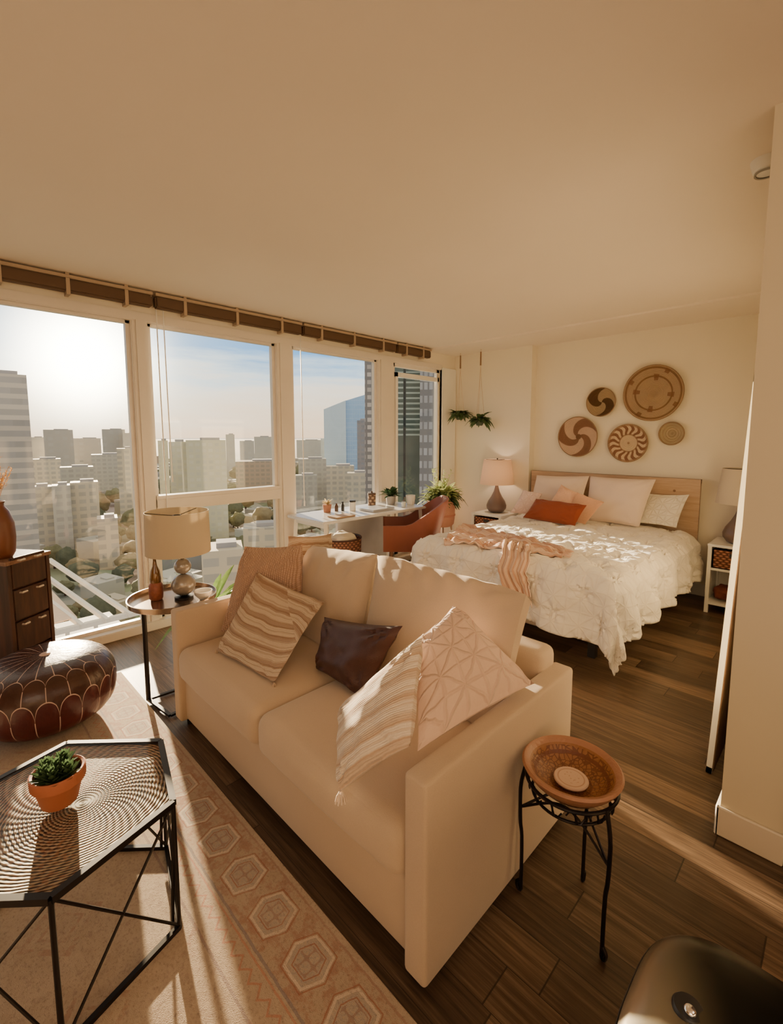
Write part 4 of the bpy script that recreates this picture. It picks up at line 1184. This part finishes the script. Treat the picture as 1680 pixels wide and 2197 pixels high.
def facade(name, wall, win, fw=3.2, fh=3.1, hz=0., haze=(.44, .415, .335), bal=0.):
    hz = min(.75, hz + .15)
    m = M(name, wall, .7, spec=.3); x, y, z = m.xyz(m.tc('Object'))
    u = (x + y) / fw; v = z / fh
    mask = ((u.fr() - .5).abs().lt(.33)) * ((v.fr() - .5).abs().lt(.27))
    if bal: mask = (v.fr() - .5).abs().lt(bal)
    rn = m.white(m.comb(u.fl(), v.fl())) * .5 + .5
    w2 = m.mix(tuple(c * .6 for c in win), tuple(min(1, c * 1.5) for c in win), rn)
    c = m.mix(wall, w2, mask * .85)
    c = m.mix(c, haze, hz); m.color(c); return m.m  # aerial haze blended into the facade colour
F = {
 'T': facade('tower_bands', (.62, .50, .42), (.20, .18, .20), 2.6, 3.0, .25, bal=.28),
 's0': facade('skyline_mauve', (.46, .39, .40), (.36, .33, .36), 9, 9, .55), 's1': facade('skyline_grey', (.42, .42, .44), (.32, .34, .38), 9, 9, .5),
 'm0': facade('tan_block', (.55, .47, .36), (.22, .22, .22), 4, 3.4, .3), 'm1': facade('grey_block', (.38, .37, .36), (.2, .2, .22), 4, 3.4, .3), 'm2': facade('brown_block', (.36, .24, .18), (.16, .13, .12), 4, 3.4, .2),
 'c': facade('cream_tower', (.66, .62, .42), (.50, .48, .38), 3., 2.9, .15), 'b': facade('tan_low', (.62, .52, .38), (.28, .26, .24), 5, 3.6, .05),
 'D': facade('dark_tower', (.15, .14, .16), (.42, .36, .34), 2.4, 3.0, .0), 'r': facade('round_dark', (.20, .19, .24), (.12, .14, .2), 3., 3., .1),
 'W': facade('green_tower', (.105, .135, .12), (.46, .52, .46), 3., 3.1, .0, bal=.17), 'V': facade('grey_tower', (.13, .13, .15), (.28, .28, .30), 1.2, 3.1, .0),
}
def green_tower():
    m = M('green_tower_bands', (.1, .13, .12), .6, spec=.3); x, y, z = m.xyz(m.tc('Object'))
    st = ((z / 1.32).fr() - .5).abs().lt(.17) * z.gt(51.6) * z.lt(68.) * ((x + 1.).abs().gt(.35)) * x.lt(3.9)
    n = m.noise(m.comb(x, y, z), .6, 2.)
    c = m.mix((.075, .10, .088), (.12, .15, .13), n); c = m.mix(c, (.40, .46, .40), st)
    c = m.mix(c, (.03, .035, .035), (x + 1.).abs().lt(.3)); c = m.mix(c, (.62, .66, .52), x.gt(4.0))
    m.color(c); return m.m
F['W'] = green_tower()
def bld(k, x, y, w, az, zt, depth, lab, group, mat=None, roof=True, shape='box'):
    c = Vector((x, y, GZ)); u = Vector((math.cos(az), math.sin(az), 0)); d = Vector((-math.sin(az), math.cos(az), 0))
    if d.x > 0: d = -d
    cc2 = c + d * depth / 2
    rot = Matrix((u, d, Vector((0, 0, 1)))).transposed()
    t = thing('city_building', cc2, lab, 'building', group)
    h = zt - GZ
    bm = B()
    if shape == 'box': obox(bm, (0, 0, h / 2), (w, depth, h))
    me = bm
    bmesh.ops.recalc_face_normals(me, faces=me.faces)
    mesh = bpy.data.meshes.new('facade'); me.to_mesh(mesh); me.free(); mesh.materials.append(mat or F[k])
    o = bpy.data.objects.new('facade', mesh); COL.objects.link(o); o.parent = t
    t.rotation_euler = (0, 0, math.atan2(u.y, u.x))
    if roof:
        bm = obox(B(), (w * .1, 0, h + .6), (w * .5, depth * .5, 1.2)); mesh = bpy.data.meshes.new('roof_plant'); bm.to_mesh(mesh); bm.free(); mesh.materials.append(ROOFM)
        o = bpy.data.objects.new('roof_plant', mesh); COL.objects.link(o); o.parent = t
    return t
ROOFM = plain('roof_grey', (.34, .32, .32), .9, scale=.2)
CITY = [('T', -165.4, 11.3, 12.5, 1.478, 19.1, 'tall banded residential tower at the far left of the view'),
 ('s1', -887.7, 118.3, 18.8, 1.434, 1.5, 'hazy low block on the skyline just right of the banded tower'), ('s0', -834.1, 137.0, 35.9, 1.404, 12.5, 'wide hazy mauve block on the skyline under the sun'),
 ('s0', -925.5, 191.9, 40.5, 1.363, -0.1, 'long low mauve roofline between the two skyline blocks'), ('s0', -771.1, 193.6, 29.4, 1.321, 13.1, 'second hazy mauve block on the skyline right of the sun'),
 ('s0', -745.8, 210.9, 25.0, 1.291, 7.6, 'hazy block on the skyline just left of the first window post'), ('m0', -314.0, 84.3, 12.5, 1.298, -5.4, 'pale tan mid-rise left of the first window post'),
 ('m0', -411.6, 56.4, 18.9, 1.425, -14.3, 'tan mid-rise slab right of the banded tower'), ('m1', -369.2, 67.5, 18.8, 1.38, -18.6, 'grey mid-rise slab in the left window middle distance'),
 ('m1', -443.1, 103.7, 22.4, 1.333, -13.0, 'grey slab behind the pale tan mid-rise'), ('m0', -205.0, 17.0, 7.6, 1.469, -14.3, 'tan block beside the foot of the banded tower'),
 ('m0', -253.7, 30.8, 8.3, 1.435, -20.7, 'small tan office block below the skyline in the left window'), ('m1', -242.7, 36.7, 6.7, 1.406, -19.7, 'narrow grey block with vertical windows in the left window'),
 ('m0', -246.0, 46.2, 10.7, 1.371, -19.1, 'tan columned block in the left window'), ('c', -308.3, 102.7, 5.8, 1.24, -0.6, 'slender cream tower right of the first window post'),
 ('c', -239.8, 86.3, 8.2, 1.214, -0.8, 'cream residential tower left half of the pair in the middle window'), ('c', -225.5, 94.7, 18.5, 1.163, 0.1, 'broad pale green-cream tower in the middle window'),
 ('s1', -535.4, 258.6, 10.2, 1.117, 4.9, 'thin teal grey tower right of the cream towers'), ('s1', -791.9, 415.8, 25.4, 1.085, -5.3, 'low grey skyline block in the middle window'),
 ('s1', -604.5, 341.8, 24.0, 1.053, 2.2, 'blue grey block on the skyline in the middle window'), ('m2', -327.6, 180.6, 35.6, 1.062, -17.4, 'wide brown mid-rise at the right of the middle window'),
 ('s1', -764.6, 464.0, 27.2, 1.023, -8.9, 'hazy grey block beside the second window post'), ('s1', -814.6, 569.6, 52.3, 0.959, -4.4, 'long hazy block on the horizon in the desk window'),
 ('s1', -389.0, 304.5, 30.5, 0.904, 0.0, 'blue grey block in front of the blue glass tower'), ('r', -221.1, 194.0, 5.9, 0.848, 12.2, 'dark tower left of the dark slab in the desk window'),
 ('D', -135.9, 124.3, 5.6, 0.826, 32.3, 'tall dark slab tower at the right of the desk window'), ('m1', -265.1, 186.6, 19.3, 0.953, -13.7, 'grey mid-rise in the desk window beside the post'),
 ('m0', -230.0, 183.3, 17.8, 0.894, -17.0, 'tan mid-rise in the desk window middle'), ('m0', -192.7, 165.7, 11.7, 0.857, -18.5, 'tan block at the foot of the dark slab tower'),
 ('W', -77.8, 83.5, 9.6, 0.748, 20., 'green grey tower with pale balcony bands filling the narrow window'), ('V', -67.9, 81.5, 6.4, 0.684, 18.6, 'grey tower edge at the right of the narrow window'),
 ('m1', -243.3, 165.5, 14.6, 0.968, -22.7, 'low grey block right of the second window post'), ('b', -96.0, 41.5, 8.9, 1.14, -24., 'sunlit tan flat-roofed block low in the middle window'),
 ('b', -127.0, 68.8, 11.3, 1.061, -27., 'sandy low block beyond the trees under the crossbar'), ('b', -81.5, 47.5, 7.7, 1.024, -26., 'sandy low block left of the second window post'),
 ('b', -200.5, 43.8, 6.9, 1.339, -30., 'sandy low block left of the first window post')]
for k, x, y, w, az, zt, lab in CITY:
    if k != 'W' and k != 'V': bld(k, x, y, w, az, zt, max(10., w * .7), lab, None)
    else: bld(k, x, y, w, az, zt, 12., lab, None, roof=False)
# blue glass tower with slanted crown
def blueglass(name, a, b):
    m = M(name, a, .25, .1); x, y, z = m.xyz(m.tc('Object')); g = ((z / 4.).fr().lt(.12) + ((x + y) / 3.).fr().lt(.1)).clamp()
    m.color(m.mix(m.mix(a, b, (z / 90.).clamp()), (.55, .68, .82), g * .3)); return m.m
t = thing('city_building', (-320.5, 261.7, GZ), 'blue glass tower with slanted crown in the desk window', 'building')
u = Vector((math.cos(.884), math.sin(.884), 0)); dd = Vector((-math.sin(.884), math.cos(.884), 0))
def slab(a0, a1, z0, z1, mat, nm, off=0.):
    bm = B(); base = Vector((-320.5, 261.7, GZ)); vs = []
    for (s, h) in ((a0, z0), (a1, z1)):
        for q in (off, 30):
            vs.append(bm.verts.new(base + u * s + dd * q)); vs.append(bm.verts.new(base + u * s + dd * q + Vector((0, 0, h - GZ))))
    for f in ((0, 1, 5, 4), (2, 6, 7, 3), (1, 3, 7, 5), (0, 4, 6, 2), (0, 2, 3, 1), (4, 5, 7, 6)): bm.faces.new([vs[i] for i in f])
    obj(nm, bm, mat, t, False)
slab(-18.5, 1., 26., 34., blueglass('glass_light', (.42, .55, .66), (.52, .64, .74)), 'light_facade')
slab(1., 18.5, 34., 39.5, blueglass('glass_blue', (.20, .36, .62), (.30, .48, .74)), 'blue_facade', 3.)
# low-rise city and trees
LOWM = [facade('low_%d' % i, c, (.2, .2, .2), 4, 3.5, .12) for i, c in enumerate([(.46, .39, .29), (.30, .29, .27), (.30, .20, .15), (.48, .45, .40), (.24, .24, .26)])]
LOWL = ['small tan roofed building among the trees below', 'small grey roofed building among the trees below', 'small brown roofed building among the trees below', 'small white roofed building among the trees below', 'small slate roofed building among the trees below']
rc = random.Random(21); protos = {}
PL = [(c_[1], c_[2], max(c_[3], 12) * .75) for c_ in CITY] + [(-35, 0, 16), (-320, 262, 35)]
def free(x, y, r):
    if any(math.hypot(x - a, y - b) < r + q for a, b, q in PL): return False
    PL.append((x, y, r)); return True
def spot(dmin, k, rfun):
    for _ in range(200):
        th = math.radians(rc.uniform(2, 50)); d = dmin * (k ** rc.random()); x, y = 3.8 - d * math.cos(th), -4.4 + d * math.sin(th); r = rfun(d)
        if free(x, y, r[0]): return x, y, d, r
    return None
for i in range(150):
    def rf(d):
        s = rc.uniform(7, 17) * (.6 + d / 500); return (s * .75, s)
    q = spot(150, 7., rf)
    if not q: continue
    x, y, d, (_, s) = q; h = rc.uniform(3, 8) * (.8 + d / 900); k = rc.randrange(5)
    if k not in protos:
        bm = B(); obox(bm, (0, 0, .5), (1, 1, 1)); obox(bm, (.15, .1, 1.03), (.35, .3, .06)); me = bpy.data.meshes.new('low_building'); bm.to_mesh(me); bm.free(); me.materials.append(LOWM[k]); protos[k] = me
    o = bpy.data.objects.new('low_building', protos[k]); COL.objects.link(o); o.location = (x, y, GZ); o.scale = (s, s * rc.uniform(.6, 1.1), h); o.rotation_euler = (0, 0, .28 + rc.choice((0, PI / 2)))
    props(o, LOWL[k], 'building', LOWL[k].split(' among')[0] + 's')
TREES = [leafmat('tree_olive', (.12, .125, .07), (.30, .29, .17), .9, 4.), leafmat('tree_dark', (.07, .085, .06), (.18, .20, .13), .9, 4.), leafmat('tree_autumn', (.22, .18, .10), (.40, .33, .20), .9, 4.)]
TL = ['olive green street tree far below between the buildings', 'dark green street tree far below between the buildings', 'yellowing street tree far below between the buildings']
tm = []
for k in range(3):
    bm = B(); bmesh.ops.create_icosphere(bm, subdivisions=3, radius=1)
    for v in bm.verts: v.co = v.co * (1 + .35 * mn.noise(v.co * 2.1 + Vector((k * 9, 0, 0)))) * (1 + .12 * mn.noise(v.co * 7)); v.co.z = v.co.z * .85 + 1.3
    me = bpy.data.meshes.new('crown'); bm.to_mesh(me); bm.free(); me.materials.append(TREES[k]); me.shade_smooth()
    bm = cyl(B(), (0, 0, 0), (0, 0, .8), .12, .08, 6); m2 = bpy.data.meshes.new('trunk'); bm.to_mesh(m2); bm.free(); m2.materials.append(WOODD); tm.append((me, m2))
for i in range(290):
    def rf(d):
        s = rc.uniform(2.2, 4.6) * (.8 + d / 450); return (s * 1.25, s)
    q = spot(115, 5.5, rf)
    if not q: continue
    x, y, d, (_, s) = q; k = rc.randrange(3)
    o = bpy.data.objects.new('city_tree', None); COL.objects.link(o); o.location = (x, y, GZ); o.scale = (s, s, s * rc.uniform(.8, 1.3)); o.rotation_euler = (0, 0, rc.uniform(0, 6)); o.empty_display_size = .1
    props(o, TL[k], 'tree', TL[k].split(' far')[0] + 's')
    for me, nm in zip(tm[k], ('crown', 'trunk')):
        c2 = bpy.data.objects.new(nm, me); COL.objects.link(c2); c2.parent = o
# roof terrace next door, below the left window
rt = thing('roof_terrace', (-31, 1.2, -20), 'neighbouring roof terrace with white slanted beams and posts low in the left window', 'building')
WST = plain('painted_steel', (.80, .70, .58), .5)
obj('roof_deck', box(B(), (-46, -8, GZ), (-24, 7.0, -15.2)), F['m1'], rt, False)
for i in range(6):
    y0 = -5 + i * 1.35
    obj('beam', beam(B(), (-40 + i * .1, y0, -7.9), (-29.5 + i * .1, y0 + 2.6, -10.1), .22, .28), WST, rt, False)
for i in range(5):
    y0 = -3.6 + i * 1.5
    obj('post', beam(B(), (-29.4, y0, -10.2), (-29.4, y0, -15.2), .2), plain('post_grey', (.55, .55, .56)) if i == 0 else WST, rt, False)
obj('eave_beam', beam(B(), (-29.4, -4.8, -10.15), (-29.4, 5.2, -10.15), .35, .3), WST, rt, False)
obj('canopy_roof', beam(B(), (-41, -1.5, -7.6), (-30, 0., -9.8), 3.2, .08), plain('peach_canvas', (.70, .50, .34)), rt, False)

# ------------------------------------------------------------------ world, sun, added fill lights
SUN = Vector((-.9679, .2084, .1403)).normalized()
w = bpy.data.worlds.new('sky'); sc.world = w; w.use_nodes = True; nt = w.node_tree
bg = nt.nodes['Background']
class W(M):
    def __init__(s): s.nt = nt; s._tc = None
m = W()
g = m.tc('Generated'); x, y, z = m.xyz(g)
cl = m.noise(m.comb(x * 1.6 + z * 2., y * 1.6, z * 13.), 2.4, 5., .6)
el = z + (cl - .5) * .13
col = m.ramp((el * 2.2).clamp(), [(0., (1., .66, .40)), (.10, (1., .74, .50)), (.22, (.95, .82, .66)), (.28, (.60, .72, .78)), (.36, (.085, .33, .66)), (.55, (.10, .32, .62)), (.75, (.62, .58, .50)), (1., (.66, .58, .46))])
below = z.lt(-.002)
col = m.mix(col, (.42, .36, .31), below)
n = nt.nodes.new('ShaderNodeVectorMath'); n.operation = 'DOT_PRODUCT'; nt.links.new(g.o, n.inputs[0]); n.inputs[1].default_value = SUN
dot = S(nt, n.outputs['Value']).mn(1.0); ang = dot._m('ARCCOSINE')
glow = ((ang / .075).pw(2.) * -1.).exp() * 14. + (ang * -7.).exp() * 1.1
base_strength = 1.0
mulc = nt.nodes.new('ShaderNodeMixRGB'); mulc.blend_type = 'ADD'; mulc.inputs[0].default_value = 1
nt.links.new(col.o, mulc.inputs[1])
gc = nt.nodes.new('ShaderNodeMixRGB'); gc.blend_type = 'MULTIPLY'; gc.inputs[0].default_value = 1; gc.inputs[2].default_value = (1., .86, .62, 1)
cb_ = nt.nodes.new('ShaderNodeCombineXYZ')
for i in range(3): nt.links.new(glow.o, cb_.inputs[i])
nt.links.new(cb_.outputs[0], gc.inputs[1]); nt.links.new(gc.outputs[0], mulc.inputs[2])
nt.links.new(mulc.outputs[0], bg.inputs['Color']); bg.inputs['Strength'].default_value = 1.2

sl = bpy.data.lights.new('sun', 'SUN'); sl.energy = 20.; sl.angle = math.radians(.7); sl.color = (1., .74, .45)
so_ = bpy.data.objects.new('sun', sl); COL.objects.link(so_); so_.rotation_euler = SUN.to_track_quat('Z', 'Y').to_euler(); so_.location = (-20, 5, 8)
def area(name, loc, target, size, energy, color, sy_=None):
    l = bpy.data.lights.new(name, 'AREA'); l.energy = energy; l.color = color; l.size = size
    if sy_: l.shape = 'RECTANGLE'; l.size_y = sy_
    o = bpy.data.objects.new(name, l); COL.objects.link(o); o.location = loc
    o.rotation_euler = (Vector(loc) - Vector(target)).to_track_quat('Z', 'Y').to_euler(); return o
area('rear_fill_light', (4.6, -5.9, 2.35), (1.6, -1.8, 1.0), 2.0, 22, (1., .80, .58))  # unseen fill light added behind the camera to brighten the interior
area('side_fill_light', (5.0, -3.4, 2.3), (1.8, -3.2, .6), 1.2, 5, (1., .78, .54))  # second added fill, out of view on the right
po = bpy.data.lights.new('window_portal', 'AREA'); po.shape = 'RECTANGLE'; po.size = 6.8; po.size_y = 2.3
try: po.cycles.is_portal = True
except Exception: pass
o = bpy.data.objects.new('window_portal', po); COL.objects.link(o); o.location = (-.13, -3.05, 1.21)
o.rotation_euler = Vector((-1, 0, 0)).to_track_quat('Z', 'Y').to_euler()
# area light looks down its -Z: -Z must point into the room (+X); keep size along Y
o.rotation_euler = Matrix((Vector((0, 1, 0)), Vector((0, 0, 1)), Vector((-1, 0, 0)))).transposed().to_3x3().to_euler() if False else (PI / 2, 0, -PI / 2)

# ------------------------------------------------------------------ camera
cd = bpy.data.cameras.new('camera'); cam = bpy.data.objects.new('camera', cd); COL.objects.link(cam); sc.camera = cam
Fpx, Wp, Hp = 997., 1680., 2197.
cd.sensor_fit = 'VERTICAL'; cd.sensor_height = 24.; cd.lens = Fpx / Hp * 24.
cd.shift_y = -(1040. - Hp / 2) / Hp * -1. if False else (1040. - Hp / 2) / Hp
cd.clip_start = .02; cd.clip_end = 30000
pitch = math.radians(5.8414); yaw = math.radians(44.937)
cam.location = (3.8235, -4.4394, 1.5)
cam.rotation_euler = (PI / 2 - pitch, 0, yaw)

sc.view_settings.view_transform = 'AgX'
try: sc.view_settings.look = 'AgX - Base Contrast'
except Exception: pass
sc.view_settings.exposure = .8
sc.cycles.use_denoising = True
sc.cycles.use_adaptive_sampling = True; sc.cycles.adaptive_threshold = .03
sc.cycles.max_bounces = 9; sc.cycles.diffuse_bounces = 5; sc.cycles.transparent_max_bounces = 12
sc.cycles.sample_clamp_indirect = 6.; sc.cycles.caustics_reflective = False; sc.cycles.caustics_refractive = False
